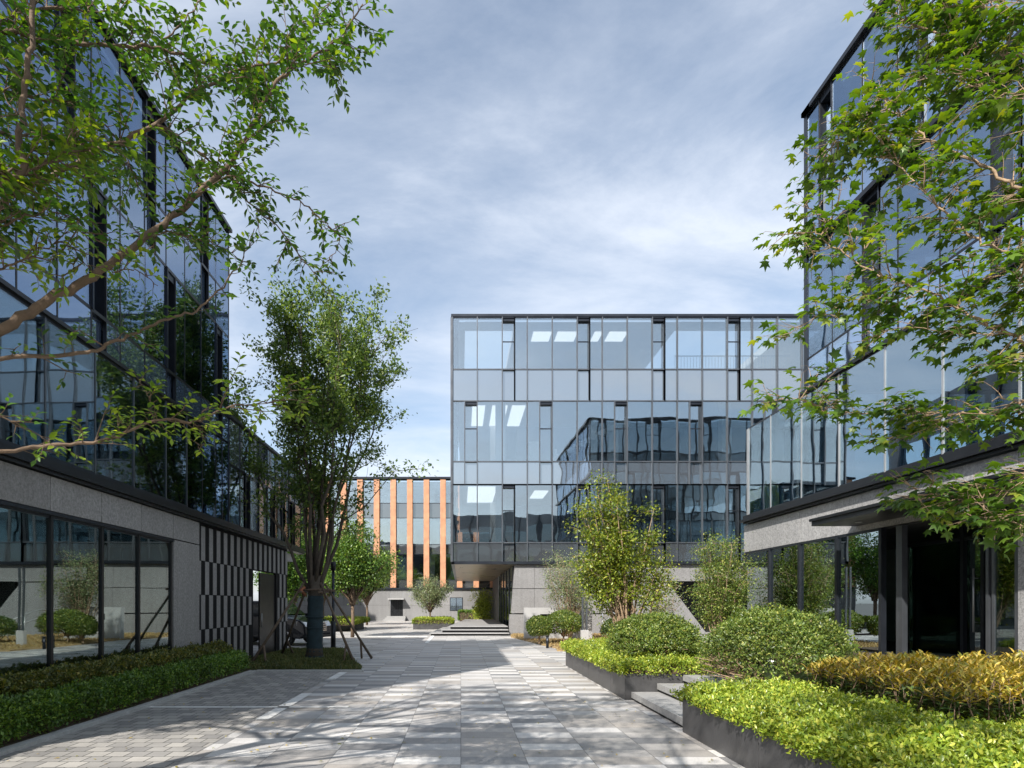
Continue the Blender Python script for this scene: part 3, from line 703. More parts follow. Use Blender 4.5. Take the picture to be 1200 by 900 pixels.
mb = MB(); mb.box(XL+.06, YS, 5.54, XL+.13, ybl[0], 5.60); B.part('ledge', mb, ['black'])
facade(B, (XL, Yl), (0, -1), (1, 0), [0, .41, .815, 1.57, Yl-ybl[0]], [(3.60, 5.57, 'g')], [(None, '')], mullm='black', glassm='glass_sky', md=.006, mw=.03)
facade(B, (XL, YW2), (0, -1), (1, 0), [(YW2-Yl)/9*i for i in range(10)], [(5.08, 6.24, 's'), (3.60, 5.08, 'g')], [(None, ''), (1, 'L')], mullm='dmetal', spanm='span_c', glassm='glass', md=.02, mw=.04)
mb = MB(); mb.box(XL-.2, Yl, 6.25, XL+.07, YW2+.05, 6.32); B.part('parapet', mb, ['dmetal'])
mb = MB(); mb.box(-16, Yl+.02, 6.0, XL-.22, YW2, 6.22); mb.box(-16, YS, 10.6, XL-.22, Yl-.22, 10.85); B.part('roof', mb, ['ceil'])
mb = MB(); mb.box(XL-.1, YS, 3.37, XL+.15, YW2+.05, 3.41, 0); mb.box(XL-.1, YS, 3.415, XL+.20, YW2+.05, 3.47, 0); mb.box(XL-.1, YS, 3.475, XL+.15, YW2+.05, 3.56, 0); B.part('ledge', mb, ['black'])
# ground floor: granite, shop windows, checker screen flush with the granite
XLG = XL+.05
YQ = 13.45
panels(B, 'granite_panel', 'granite_l', (XLG, YQ), (0, -1), (1, 0), 0, YQ-YS, 2.87, 3.36, 1.17, .03)
ywl = [F*5.75/(CX-x) for x in (200.5, 163, 120, 60.4)]
while ywl[-1] > YS+1: ywl.append(ywl[-1]-1.175)
panels(B, 'granite_panel', 'granite_l', (XLG, YQ), (0, -1), (1, 0), 0, YQ-ywl[0]-.05, .05, 2.86, 1.3, .03)
panels(B, 'granite_panel', 'granite_l', (XLG, ywl[0]), (0, -1), (1, 0), 0, ywl[0]-YS, .05, .36, 1.17, .03)
facade(B, (XLG-.02, ywl[0]), (0, -1), (1, 0), [ywl[0]-y for y in ywl], [(.40, 2.81, 'g')], [(None, '')], glassm='glass_left', mullm='black', mw=.055, md=.03)
mb = MB(); mb.box(XLG-.08, YS, 2.815, XLG+.045, ywl[0]+.05, 2.862); B.part('window_head', mb, ['dmetal'])
for z0_, z1_ in ((3.1, 3.35), (5.6, 5.85), (8.3, 8.6)):
    mb = MB(); mb.box(-16, YS+.1, z0_, XL-.25, Yl-.25, z1_); B.part('floor_slab', mb, ['ceil'])
mb = MB(); mb.box(-16, Yl, 3.1, XL-.25, YW2, 3.35); B.part('floor_slab', mb, ['ceil'])
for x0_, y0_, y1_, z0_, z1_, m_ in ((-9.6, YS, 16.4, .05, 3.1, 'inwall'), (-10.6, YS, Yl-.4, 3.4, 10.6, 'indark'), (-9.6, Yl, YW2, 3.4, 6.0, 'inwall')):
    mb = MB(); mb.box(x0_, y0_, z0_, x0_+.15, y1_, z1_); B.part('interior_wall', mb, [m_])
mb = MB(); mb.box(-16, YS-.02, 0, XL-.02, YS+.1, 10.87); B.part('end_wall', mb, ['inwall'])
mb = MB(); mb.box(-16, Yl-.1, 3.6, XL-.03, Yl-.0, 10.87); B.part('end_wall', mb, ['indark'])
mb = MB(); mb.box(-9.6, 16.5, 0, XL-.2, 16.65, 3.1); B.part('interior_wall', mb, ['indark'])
# shelves and a counter just inside the shop windows
for k in range(4):
    mb = MB(); y_ = 6.6+k*1.8; mb.box(-9.4, y_, .05, -9.0, y_+1.1, 2.1); 
    for q in range(4): mb.box(-8.98, y_+.04, .4+q*.45, -8.9, y_+1.06, .44+q*.45)
    B.part('shelving', mb, ['inwhite' if k % 2 else 'bronze'])
mb = MB(); mb.box(-8.0, 8.2, .05, -7.4, 10.4, 1.0); B.part('counter', mb, ['inwhite'])
B.finish()

# checker stone screen
scr = thing('stone_screen', 'checkered dark screen wall of upright stone slats with a doorway, left of the staked tree', 'wall', (XL, 13.5, 0))
XS, Ys0, Ys1 = -5.735, 13.47, 20.5
dy0, dy1 = 17.15, 19.25
mb = MB(); mb.box(XS-.14, Ys0, 0, XS-.06, dy0, 3.40); mb.box(XS-.14, dy1, 0, XS-.06, Ys1, 3.40); mb.box(XS-.14, dy0, 2.52, XS-.06, dy1, 3.40)
mb.build('backing', 'matt', scr)
zr = [.1, 1.0, 1.78, 2.54, 3.32]; pw = (Ys1-Ys0)/16.
for r in range(4):
    for k in range(16):
        y0 = Ys0+k*pw+(pw/2 if r % 2 == 1 else 0); y1 = y0+pw/2
        if r < 3 and (y1 > dy0+.02 and y0 < dy1-.02): continue
        mb = MB(); mb.box(XS-.058, y0+.004, zr[r]+.006, XS-.050, y1-.004, zr[r+1]-.006); mb.build('stone_slat', 'slat', scr)
mb = MB(); mb.box(XS-.13, dy1-1.45, .03, XS-.09, dy1-.03, 2.48); dr = mb.build('door', 'black', scr)  # black leaf, widened to darken the open see-through doorway
mb = MB(); mb.tube([(XS-.06, dy1-1.36, .9), (XS-.06, dy1-1.36, 1.3)], .014, 8); mb.tube([(XS-.06, dy1-1.36, .95), (XS-.1, dy1-1.36, .95)], .008, 6); mb.tube([(XS-.06, dy1-1.36, 1.25), (XS-.1, dy1-1.36, 1.25)], .008, 6); mb.build('handle', 'lmetal', dr)

# ---------------- timber finned building at the back
YW = 58.
wb = thing('office_building', 'office building with orange timber fins between tall windows at the back of the plaza', 'building', (-6, YW, 0))
B = Bld(wb)
pit = 19.35/F*YW; fx0 = (441.9-CX)/F*YW
ks = list(range(-6, 12))
ew = [fx0+k*pit for k in ks]
rowsW = [(11.1, 13.3, 'g'), (9.7, 11.1, 's'), (7.2, 9.7, 'g'), (6.3, 7.2, 's'), (3.85, 6.3, 'g'), (3.1, 3.85, 's')]
facade(B, (ew[0], YW), (1, 0), (0, -1), [e-ew[0] for e in ew], rowsW, [(None, '')]*6, mullm='dmetal', spanm='span_d', mw=.06, md=.03)
for e in ew:
    mb = MB(); mb.box(e-.26, YW-.42, 3.12, e+.26, YW-.04, 13.3); B.part('timber_fin', mb, ['timber'], .01)
mb = MB(); mb.box(ew[0]-.4, YW-.5, 13.32, ew[-1]+.4, YW+.4, 13.5); B.part('parapet', mb, ['dmetal'])
mb = MB(); mb.box(ew[0]-.4, YW-.5, 2.95, ew[-1]+.4, YW-.02, 3.10); B.part('ledge', mb, ['dmetal'])
panels(B, 'granite_panel', 'granite_c', (ew[0]-.3, YW-.3), (1, 0), (0, -1), 0, (458-CX)/F*YW-ew[0]+.3, 0, 2.94, 2.4, rowh=1.4)
dA, dB_ = (458-CX)/F*YW, (472.5-CX)/F*YW
panels(B, 'granite_panel', 'granite_c', (dA, YW-.3), (1, 0), (0, -1), 0, dB_-dA, 2.0, 2.94, 1.2)
wA, wB_ = (528-CX)/F*YW, (541.5-CX)/F*YW
panels(B, 'granite_panel', 'granite_c', (dB_, YW-.3), (1, 0), (0, -1), 0, wA-dB_, 0, 2.94, 2.4, rowh=1.4)
panels(B, 'granite_panel', 'granite_c', (wA, YW-.3), (1, 0), (0, -1), 0, wB_-wA, 2.15, 2.94, 1.2)
panels(B, 'granite_panel', 'granite_c', (wA, YW-.3), (1, 0), (0, -1), 0, wB_-wA, 0, 1.0, 1.2)
panels(B, 'granite_panel', 'granite_c', (wB_, YW-.3), (1, 0), (0, -1), 0, ew[-1]-wB_+.3, 0, 2.94, 2.4, rowh=1.4)
mb = MB(); mb.box(dA, YW-.25, 0, dB_, YW-.2, 2.0, 0)
for k in range(5): mb.box(dA+.1+k*.22, YW-.28, .05, dA+.2+k*.22, YW-.252, 1.95, 0)
B.part('door', mb, ['black'])
mb = MB(); mb.box(dA-.15, YW-1.2, 2.0, dB_+.15, YW-.28, 2.1); B.part('door_canopy', mb, ['concrete'])
mb = MB(); mb.box(wA, YW-.32, 1.0, wB_, YW-.28, 2.15, 0); mb.box(wA-.06, YW-.36, .95, wB_+.06, YW-.33, 1.0, 1); mb.box(wA-.06, YW-.36, 2.15, wB_+.06, YW-.33, 2.2, 1); mb.box((wA+wB_)/2-.03, YW-.36, 1.0, (wA+wB_)/2+.03, YW-.33, 2.15, 1); mb.box(wA-.06, YW-.36, .95, wA, YW-.33, 2.2, 1); mb.box(wB_, YW-.36, .95, wB_+.06, YW-.33, 2.2, 1)
B.part('window', mb, ['glass', 'dmetal'])
for k in range(3):
    mb = MB(); mb.box(dA-.3*(2-k)*.4-.3, YW-1.6+k*.35, .15*k+.004, dB_+.3, YW-.32, .15*k+.15); B.part('step', mb, ['step'])
interior(B, ew[0]+.3, ew[-1]-.3, YW+.4, YW+10, [3.3, 6.9, 10.3, 13.2])
mb = MB(); mb.box(ew[0]-.35, YW, 0, ew[0]-.05, YW+12, 13.3); B.part('interior_wall', mb, ['indark']); mb = MB(); mb.box(ew[-1]+.05, YW, 0, ew[-1]+.35, YW+12, 13.3); B.part('interior_wall', mb, ['indark']); mb = MB(); mb.box(ew[0], YW+5, 3.3, ew[-1], YW+5.2, 13); B.part('interior_wall', mb, ['indark'])
for k, z in ((4, 3.9), (7, 3.9), (9, 7.3), (11, 3.9), (12, 7.3)):
    mb = MB(); mb.box(ew[k]+.3, YW+.25, z, ew[k]+1.2, YW+.3, z+2.2); B.part('blind', mb, ['curtain'])
B.finish()

# ---------------- neighbours seen only as reflections
def plain_block(label, x0, x1, y0, y1, h, face, mod=3.0, fl=4.0):
    r = thing('office_building', label, 'building', ((x0+x1)/2, (y0+y1)/2, 0)); B = Bld(r)
    mb = MB(); mb.box(x0, y0, 0, x1, y1, h); B.part('wall', mb, ['inwall'])
    if face == '+Y': O, u, n, L = (x0, y1+.05), (1, 0), (0, 1), x1-x0
    else: O, u, n, L = (x1+.05, y0), (0, 1), (1, 0), y1-y0
    k = int(L/mod); z = .6
    while z+fl <= h+.2:
        for i in range(k):
            mb = MB(); mb.fbox(O, u, n, i*mod+.25, (i+1)*mod-.25, 0, .05, z, z+fl-1.2, 0); B.part('window', mb, ['span_d'])
        z += fl
    for i in range(k+1):
        mb = MB(); mb.fbox(O, u, n, i*mod-.12, i*mod+.12, 0, .35, 0, h, 0); B.part('pilaster', mb, ['dmetal'])
    B.finish()
plain_block('dark office block standing behind the viewpoint, mirrored low in the centre facade', -34, 20, -62, -48, 17.5, '+Y')
plain_block('dark glass office block beyond the left building, mirrored in the right facade', -34, -20, 30, 56, 18.5, '+X', 2.4)

# ------------------------------------------------------------------ planters, steps (right)
def planter(label, poly, h, bev=.01):
    t = thing('planter', label, 'planter', (poly[0][0], poly[0][1], 0), 'raised stone planters along the plaza')
    k = len(poly); mb = MB()
    for i in range(k):
        a = Vector((*poly[i], 0)); b = Vector((*poly[(i+1) % k], 0)); L = (b-a).length; u_ = (b-a)/L; nn = Vector((u_.y, -u_.x, 0))
        m_ = max(1, round(L/.92))
        for j in range(m_):
            mb.fbox((a.x, a.y), (u_.x, u_.y), (nn.x, nn.y), j*L/m_+.004, (j+1)*L/m_-.004, -.05, random.uniform(-.001, .001), 0, h, 0)
    mb.build('cladding', 'planter', t)
    mb = MB(); c = Vector((sum(p[0] for p in poly)/k, sum(p[1] for p in poly)/k))
    mb.prism([tuple(c+(Vector(p)-c)*.985) for p in poly], .02, h-.05); mb.build('soil', 'soil', t)
    return t
PH = .43
planter('long dark stone planter right of the paving, beyond the side steps', [(2.68, 10.04), (9.3, 10.04), (9.3, 15.6), (2.68, 15.7)], PH)
planter('nearest dark stone planter at the lower right, full of bright ground cover', [(2.72, .8), (9.3, .8), (9.3, 7.54), (2.72, 7.54)], PH)
ss = thing('side_steps', 'pale granite steps between the two dark planters on the right', 'steps', (3, 8.8, 0))
for k in range(3):
    mb = MB(); x0 = 2.78+.42*k
    mb.box(x0, 7.56, .14*k+.045, 9.4 if k == 2 else x0+.46, 10.02, .14*(k+1), 0)
    mb.box(x0+.035, 7.56, .14*k, x0+.3, 10.02, .14*k+.045, 1); mb.build('step', ['step', 'joint'], ss)

# ------------------------------------------------------------------ hedges and ground cover
def box_hedge(name, label, poly_fn, n, zb, mat, leaf, tmpl, core, group=None, seed=0, up=.5):
    """poly_fn(n) -> x, y, height, edge-distance arrays"""
    t = thing(name, label, 'hedge', core[0], group)
    X, Y, H, side = poly_fn(n); m = len(X)
    Z = zb+H*np.where(side > .5, RNG.uniform(.12, 1, m), 1)+RNG.normal(size=m)*.022+np.where(RNG.uniform(0, 1, m) < .05, RNG.uniform(0, .07, m), 0)
    Pn = np.stack([X, Y, Z], 1)
    D = nrm(np.array([0, 0, up])+rdir(m)*.8)
    leaves('foliage', mat, t, Pn, D, nrm(rdir(m)*.6+np.array([0, -.1, .9])), leaf*RNG.uniform(.6, 1.3, m), tmpl)
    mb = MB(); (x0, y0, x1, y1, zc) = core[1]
    mb.box(x0, y0, zb-.05, x1, y1, zc); mb.build('stems', 'soil', t)  # solid dark core in place of stems, added to block see-through
    return t
def strip(x0, x1, y0, y1, h, amp=.06, sidefrac=.4, dens_near=True):
    def f(n):
        ns = int(n*sidefrac); nt_ = n-ns
        X = RNG.uniform(x0, x1, nt_); 
        if dens_near: Y = y0*(y1/y0)**RNG.uniform(0, 1, nt_)
        else: Y = RNG.uniform(y0, y1, nt_)
        H = h+amp*wob(X, Y, 1.7)+RNG.uniform(-.05, .03, nt_)
        # rounded shoulders
        e = np.minimum(X-x0, x1-X); H = H-.12*np.clip(1-e/.12, 0, 1)**2
        if dens_near: Y2_ = y0*(y1/y0)**RNG.uniform(0, 1, ns)
        else: Y2_ = RNG.uniform(y0, y1, ns)
        which = RNG.uniform(0, 1, ns)
        X2 = np.where(which < .72, x0+RNG.normal(size=ns)*.03, x1+RNG.normal(size=ns)*.03)
        if x0 < 0: X2 = np.where(which < .72, x1+RNG.normal(size=ns)*.03, x0+RNG.normal(size=ns)*.03)
        endm = RNG.uniform(0, 1, ns) < .12
        Xe = RNG.uniform(x0, x1, ns); Y2_ = np.where(endm, np.where(RNG.uniform(0, 1, ns) < .5, y0, y1), Y2_); X2 = np.where(endm, Xe, X2)
        H2 = np.full(ns, h)+amp*wob(X2, Y2_, 1.7)-.05
        X2 = X2+.05*wob(Y2_, Y2_*1.3, 2)
        return np.r_[X, X2], np.r_[Y, Y2_], np.r_[H, H2], np.r_[np.zeros(nt_), np.ones(ns)]
    return f
box_hedge('hedge', 'low bright green clipped hedge edging the sett paving on the left', strip(-5.30, -4.90, 4.2, 14.1, .40, .05), 60000, .05, 'leaf_hedge', .048, T_SIMPLE, ((-5.2, 9, 0), (-5.26, 4.2, -4.96, 14.0, .34)))
box_hedge('hedge', 'taller olive green hedge in front of the left ground floor windows', strip(-5.70, -5.28, 4.2, 14.1, .60, .06), 50000, .05, 'leaf_olive', .052, T_SIMPLE, ((-6.1, 9, 0), (-5.66, 4.2, -5.32, 14.0, .52)))
box_hedge('ground_cover', 'bright lime ground cover filling the nearest planter', strip(2.70, 5.1, 3.6, 7.62, .16, .085, .12), 95000, PH-.02, 'leaf_lime', .042, T_OVAL, ((3.6, 5, PH), (2.8, 3.0, 9.2, 7.5, PH+.05)))
box_hedge('ground_cover', 'lime green ground cover overhanging the far planter', strip(2.62, 5.3, 9.98, 15.75, .20, .09, .2), 80000, PH-.02, 'leaf_lime', .045, T_SIMPLE, ((3.6, 12, PH), (2.75, 10.1, 9.2, 15.6, PH+.05)))

# golden shrub mass (long leaves, young yellow growth on top)
def gold(label, x0, x1, y0, y1, h, n, size=.09, z0=PH):
    t = thing('golden_shrub', label, 'shrub', ((x0+x1)/2, (y0+y1)/2, z0))
    mb = MB(); Ps, Ds, Sz, Py = [], [], [], []
    for i in range(n):
        x = random.uniform(x0, x1); y = random.uniform(y0, y1)
        hh = h*(1+.16*float(wob(np.array(x*1.3), np.array(y*1.1))))*random.uniform(.86, 1.06)
        ex = min(x-x0, x1-x, y-y0, y1-y); hh *= .78+.22*min(1, ex/.25)
        if random.random() < .35: hh *= random.uniform(.45, .9)
        lean = Vector((random.gauss(0, .2), random.gauss(0, .2), 1)).normalized()
        top = Vector((x, y, z0+hh)); base = top-lean*hh*.55
        mb.tube([base, top], [.006, .003], 4)
        a0 = random.uniform(0, 6.28)
        for k in range(13):
            t_ = 1-k*.075; p = base.lerp(top, max(.02, t_)); a = a0+k*2.4; el = .9-k*.1
            d = Vector((math.cos(a)*math.cos(el), math.sin(a)*math.cos(el), math.sin(el)))
            (Ps if k < 6 and hh > .72*h else Py).append((p, d, size*random.uniform(.7, 1.15)))
    for nm, L_, mt in (('young_leaves', Ps, 'leaf_gold'), ('mature_leaves', Py, 'leaf_dkgreen')):
        if not L_: continue
        A = np.array([tuple(q[0]) for q in L_]); Dd = np.array([tuple(q[1]) for q in L_]); S_ = np.array([q[2] for q in L_])
        leaves(nm, mt, t, A, Dd, nrm(np.array([0, 0, 1.])+RNG.normal(size=A.shape)*.25), S_, T_LONG)
    mb.build('stems', 'bark', t)
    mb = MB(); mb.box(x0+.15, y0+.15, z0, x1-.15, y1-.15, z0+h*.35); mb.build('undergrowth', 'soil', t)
gold('large golden leaved shrub bed along the right edge, behind the lime ground cover', 4.15, 7.6, 5.1, 7.45, .50, 3300, .088)
gold('small golden shrub between the two big round bushes', 5.6, 6.6, 11.2, 12.2, .62, 420, .08)
gold('small reddish gold shrub left of the far round bush', 3.5, 4.3, 13.8, 14.6, .50, 320, .07)

# round clipped bushes
def round_bush(label, c, rx, ry, rz, n, mat='leaf_bush', leaf=.045, stems=60, stemm='barkp', gap=.35, zc=0, group='clipped round bushes', trunk=None, flat=.35, name='round_bush', shell=.16):
    t = thing(name, label, 'bush', (c[0], c[1], zc), group)
    d = rdir(int(n*1.6)); d = d[d[:, 2] > -flat]; m = len(d)
    bump = 1+.11*wob(d[:, 0]*2.2+c[0], d[:, 1]*2.2+d[:, 2]*1.7, 1.0)+.06*wob(d[:, 0]*5, d[:, 2]*5+d[:, 1]*3, 1)+np.where(RNG.uniform(0, 1, m) < .06, .07, 0)
    # thin areas low on the side, where branches show
    keep = (wob(d[:, 0]*3.7+c[1], d[:, 2]*4.1+c[0], 1.3)+.5*wob(d[:, 2]*9, d[:, 0]*8+d[:, 1]*7, 1) > -.62) & (RNG.uniform(0, 1, m) > .0)
    keep &= RNG.uniform(0, 1, m) > gap*np.clip(.55-d[:, 2], 0, 1)*(1+.9*wob(d[:, 0]*4, d[:, 2]*5+d[:, 1]*4, 1))
    d = d[keep]; bump = bump[keep]; m = len(d)
    r = bump*(1-np.abs(RNG.normal(size=m))*shell)
    C = np.array([c[0], c[1], c[2]])
    Pn = C+d*r[:, None]*np.array([rx, ry, rz])
    D = nrm(d*.5+rdir(m)*.8+np.array([0, 0, .25])); Nn = nrm(d+RNG.normal(size=(m, 3))*.55)
    leaves('foliage', mat, t, Pn, D, Nn, leaf*RNG.uniform(.5, 1.5, m), T_SIMPLE)
    mb = MB(); base = Vector((c[0], c[1], zc))
    if trunk: mb.tube([base, Vector((c[0], c[1], trunk))], [.045, .035], 7); base = Vector((c[0], c[1], trunk))
    for k in range(stems):
        q = Vector(tuple(rdir(1)[0]));
        if q.z < -.1: q.z = abs(q.z)*.5
        sc_ = .96 if q.z < .25 else .84
        end = Vector((c[0]+q.x*rx*sc_, c[1]+q.y*ry*sc_, c[2]+q.z*rz*(sc_-.04)))
        st0 = base+Vector((random.gauss(0, .06), random.gauss(0, .06), 0)); mid = st0.lerp(end, .5)+Vector((random.gauss(0, .08), random.gauss(0, .08), random.gauss(0, .05)))*rx
        mb.tube([st0, st0.lerp(mid, .6)+Vector((0, 0, .02)), mid, end], [.022*rx+.004, .016*rx+.003, .010*rx+.003, .004], 5)
        for _ in range(3):
            s_ = mid.lerp(end, random.uniform(.0, .7)); e_ = s_+(end-mid).normalized()*rx*.22+Vector((random.gauss(0, .09), random.gauss(0, .09), random.gauss(0, .06)))*rx
            mb.tube([s_, e_], [.006*rx+.003, .003], 4)
    mb.build('branches', stemm, t)
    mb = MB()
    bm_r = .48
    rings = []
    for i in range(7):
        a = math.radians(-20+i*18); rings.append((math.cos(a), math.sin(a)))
    mb.tube([(c[0], c[1], c[2]+rz*bm_r*s_) for _, s_ in rings], [max(.02, rx*bm_r*c_) for c_, _ in rings], 14); mb.build('dark_core', 'leaf_dkgreen', t)  # solid dark core added inside the bush, no separate leaves
    return t
round_bush('wide clipped bush with bare twigs showing, in front of the canopy windows', (4.46, 8.75, .66), 1.04, .98, .86, 60000, gap=1.6, zc=.42, leaf=.036, stems=110)
round_bush('large round bush above the far planter, below the small crape tree', (3.58, 11.4, .80), .86, .86, .60, 42000, gap=1.1, zc=.42, leaf=.038)
round_bush('small round topiary bush beside the pale sign wall, left one', ((632-CX)/F*23.5, 23.5, .70), .50, .50, .42, 7000, gap=.2, leaf=.055, stems=14, zc=.05, trunk=.35, flat=.8)
round_bush('broader round topiary bush in front of the pale sign wall, right one', ((662-CX)/F*24, 24.3, .80), .72, .66, .52, 12000, gap=.7, leaf=.055, stems=26, zc=.05, trunk=.3, flat=.8)
round_bush('dark low bush under the crape tree by the curved handrail', ((728-CX)/F*24, 24, .55), .75, .7, .55, 9000, mat='leaf_dkgreen', gap=.2, leaf=.06, stems=12, zc=.05)

# ------------------------------------------------------------------ trees
def tree_big():
    t = thing('staked_tree', 'tall upright multi stemmed tree with dark wrapped trunk on the lawn patch', 'tree', (-4.03, 16.9, 0))
    mb = MB(); base = Vector((-4.03, 16.9, 0)); sites = []
    mb.tube([base, base+Vector((.01, 0, .5)), base+Vector((.03, 0, 1.4)), base+Vector((.05, .02, 2.35))], [.27, .20, .19, .23], 12)
    rs = random.getstate(); random.seed(25)
    nl = 14
    for k in range(nl):
        a = 2*math.pi*k/nl+random.uniform(-.2, .2); rr = random.uniform(.35, 1.0) if k % 3 else random.uniform(.1, .5)
        top = Vector((-3.72+math.cos(a)*2.55*rr, 16.9+math.sin(a)*2.2*rr, 9.75-2.5*rr**1.5*random.uniform(.75, 1.2)))
        s = base+Vector((math.cos(a)*.12, math.sin(a)*.12, random.uniform(1.75, 2.3)))
        pts = []
        for i in range(10):
            f = i/9.; out = f**.85 if rr > .5 else f
            p = Vector((s.x+(top.x-s.x)*out, s.y+(top.y-s.y)*out, s.z+(top.z-s.z)*f))
            j = .05*math.sin(f*math.pi)*3; p += Vector((random.gauss(0, j*.5), random.gauss(0, j*.5), 0)); pts.append(p)
        r0 = random.uniform(.04, .062); mb.tube(pts, [r0*(1-.85*i/9.) for i in range(10)], 6)
        for i in range(3, 10):
            for _ in range(3 if i > 5 else 2):
                q = random.random(); p = pts[i-1].lerp(pts[i], q)
                d = (pts[i]-pts[i-1]).normalized()+Vector((random.gauss(0, .65), random.gauss(0, .65), random.gauss(.1, .35)))
                L = random.uniform(.45, 1.05)*(1.0 if i > 4 else .8)
                grow(mb, sites, p, d, L, .015, 1, .06, .7, 3, 0, 4, 4, .18, .004)
    # sprig reaching right
    s_ = [P(430, 600, 16.9), P(455, 585, 16.9), P(480, 578, 16.9), P(497, 548, 16.9)]
    s_ = [Vector((-3.6, 16.8, 3.6)), Vector((-2.6, 16.6, 4.2)), P(462, 552, 16.5), P(498, 549, 16.4)]
    mb.tube(s_, [.02, .015, .01, .005], 5); sites += [(s_[2], Vector((1, 0, 0))), (s_[3], Vector((1, 0, .1))), (s_[2].lerp(s_[3], .5), Vector((1, 0, .2)))]*2
    random.setstate(rs)
    mb.build('trunk', 'barkd', t)
    sites = [q for q in sites if random.random() < .55*min(1, max(.45, (q[0].z-2.2)/3.0)) and (math.hypot(q[0].x+3.75, q[0].y-16.9) > .75 or q[0].z > 6.5 or random.random() < .5)]
    Pn, D, Nn, S = leaf_sites(sites, 27, .12, .108)
    leaves('crown', 'leaf_mid', t, Pn, D, Nn, S, T_SIMPLE)
    mb = MB(); _n = 26; mb.tube([(-4.03+.04*q/_n, 16.9, 1.8*q/_n) for q in range(_n+1)], [(.265-.05*min(1, q/5))*(1+random.uniform(-.035, .035)+(.05 if q % 6 == 0 else 0)) for q in range(_n+1)], 14)
    for z in (.9, 1.2): mb.tube([(-4.01, 16.9, z), (-4.01, 16.9, z+.03)], .24, 14)
    mb.build('trunk_wrap', 'wrap', t)
tree_big()
sk_ = thing('tree_stakes', 'timber props leaning round the dark wrapped tree trunk', 'tree stakes', (-4.03, 16.9, 0))
for (bx, by, tx, ty) in ((-5.35, 15.6, -4.25, 16.65), (-5.3, 18.1, -4.25, 17.1), (-2.75, 15.9, -3.8, 16.65), (-2.55, 17.6, -3.8, 17.15)):
    mb = MB(); mb.tube([(bx, by, .02), (tx, ty, 2.15)], [.038, .03], 8)
    mb.tube([(bx+(tx-bx)*.24, by+(ty-by)*.24, .52), (bx+(.42 if bx < -4 else -.28), by-.05, .02)], [.03, .03], 6); mb.build('stake', 'stake', sk_)
for (a, b) in (((-4.5, 16.62, 1.95), (-3.5, 16.6, 1.97)), ((-4.5, 17.15, 1.93), (-3.5, 17.15, 1.95)), ((-4.28, 16.3, 1.90), (-4.27, 17.4, 1.9)), ((-3.76, 16.3, 1.90), (-3.77, 17.4, 1.9))):
    mb = MB(); mb.tube([a, b], .03, 7); mb.build('crossbar', 'stake', sk_)
mb = MB(); mb.tube([(-4.2, 16.62, 1.8), (-4.3, 16.5, 1.95), (-4.22, 16.6, 2.02)], .05, 6); mb.build('binding', 'rust', sk_)

def gen_tree(name, label, base, H, spread_, n_stem, mat, leaf, bark, per=10, sp_=.10, clear=.25, r0=.07, depth=2, group=None, tmpl=T_SIMPLE, lean=.5, seed=1, nch=3, up=.06, zmin=None):
    t = thing(name, label, 'tree', base, group); rs = random.getstate(); random.seed(seed)
    mb = MB(); sites = []; b = Vector(base)
    zt = H*clear
    if n_stem == 1 or clear > .2:
        mb.tube([b, b+Vector((.02, 0, zt*.5)), b+Vector((0, .02, zt))], [r0*1.3, r0*1.05, r0], 8); s0 = b+Vector((0, 0, zt*.97))
    else: s0 = b
    for k in range(max(n_stem, 5) if clear > .2 else n_stem):
        a = 2*math.pi*k/max(n_stem, 5 if clear > .2 else n_stem)+random.uniform(-.3, .3)
        d = Vector((math.cos(a)*lean, math.sin(a)*lean, 1)).normalized()
        grow(mb, sites, s0, d, (H-zt)*random.uniform(.5, .68), r0*.7, depth, up, spread_, nch+1, 0, 6, 6, .13)
    random.setstate(rs)
    if zmin is not None: sites = [q for q in sites if q[0].z > zmin+max(0, q[0].y)*1.35 and q[0].y < 3.2]
    mb.build('trunk', bark, t)
    Pn, D, Nn, S = leaf_sites(sites, per, sp_, leaf)
    leaves('crown', mat, t, Pn, D, Nn, S, tmpl)
    return t
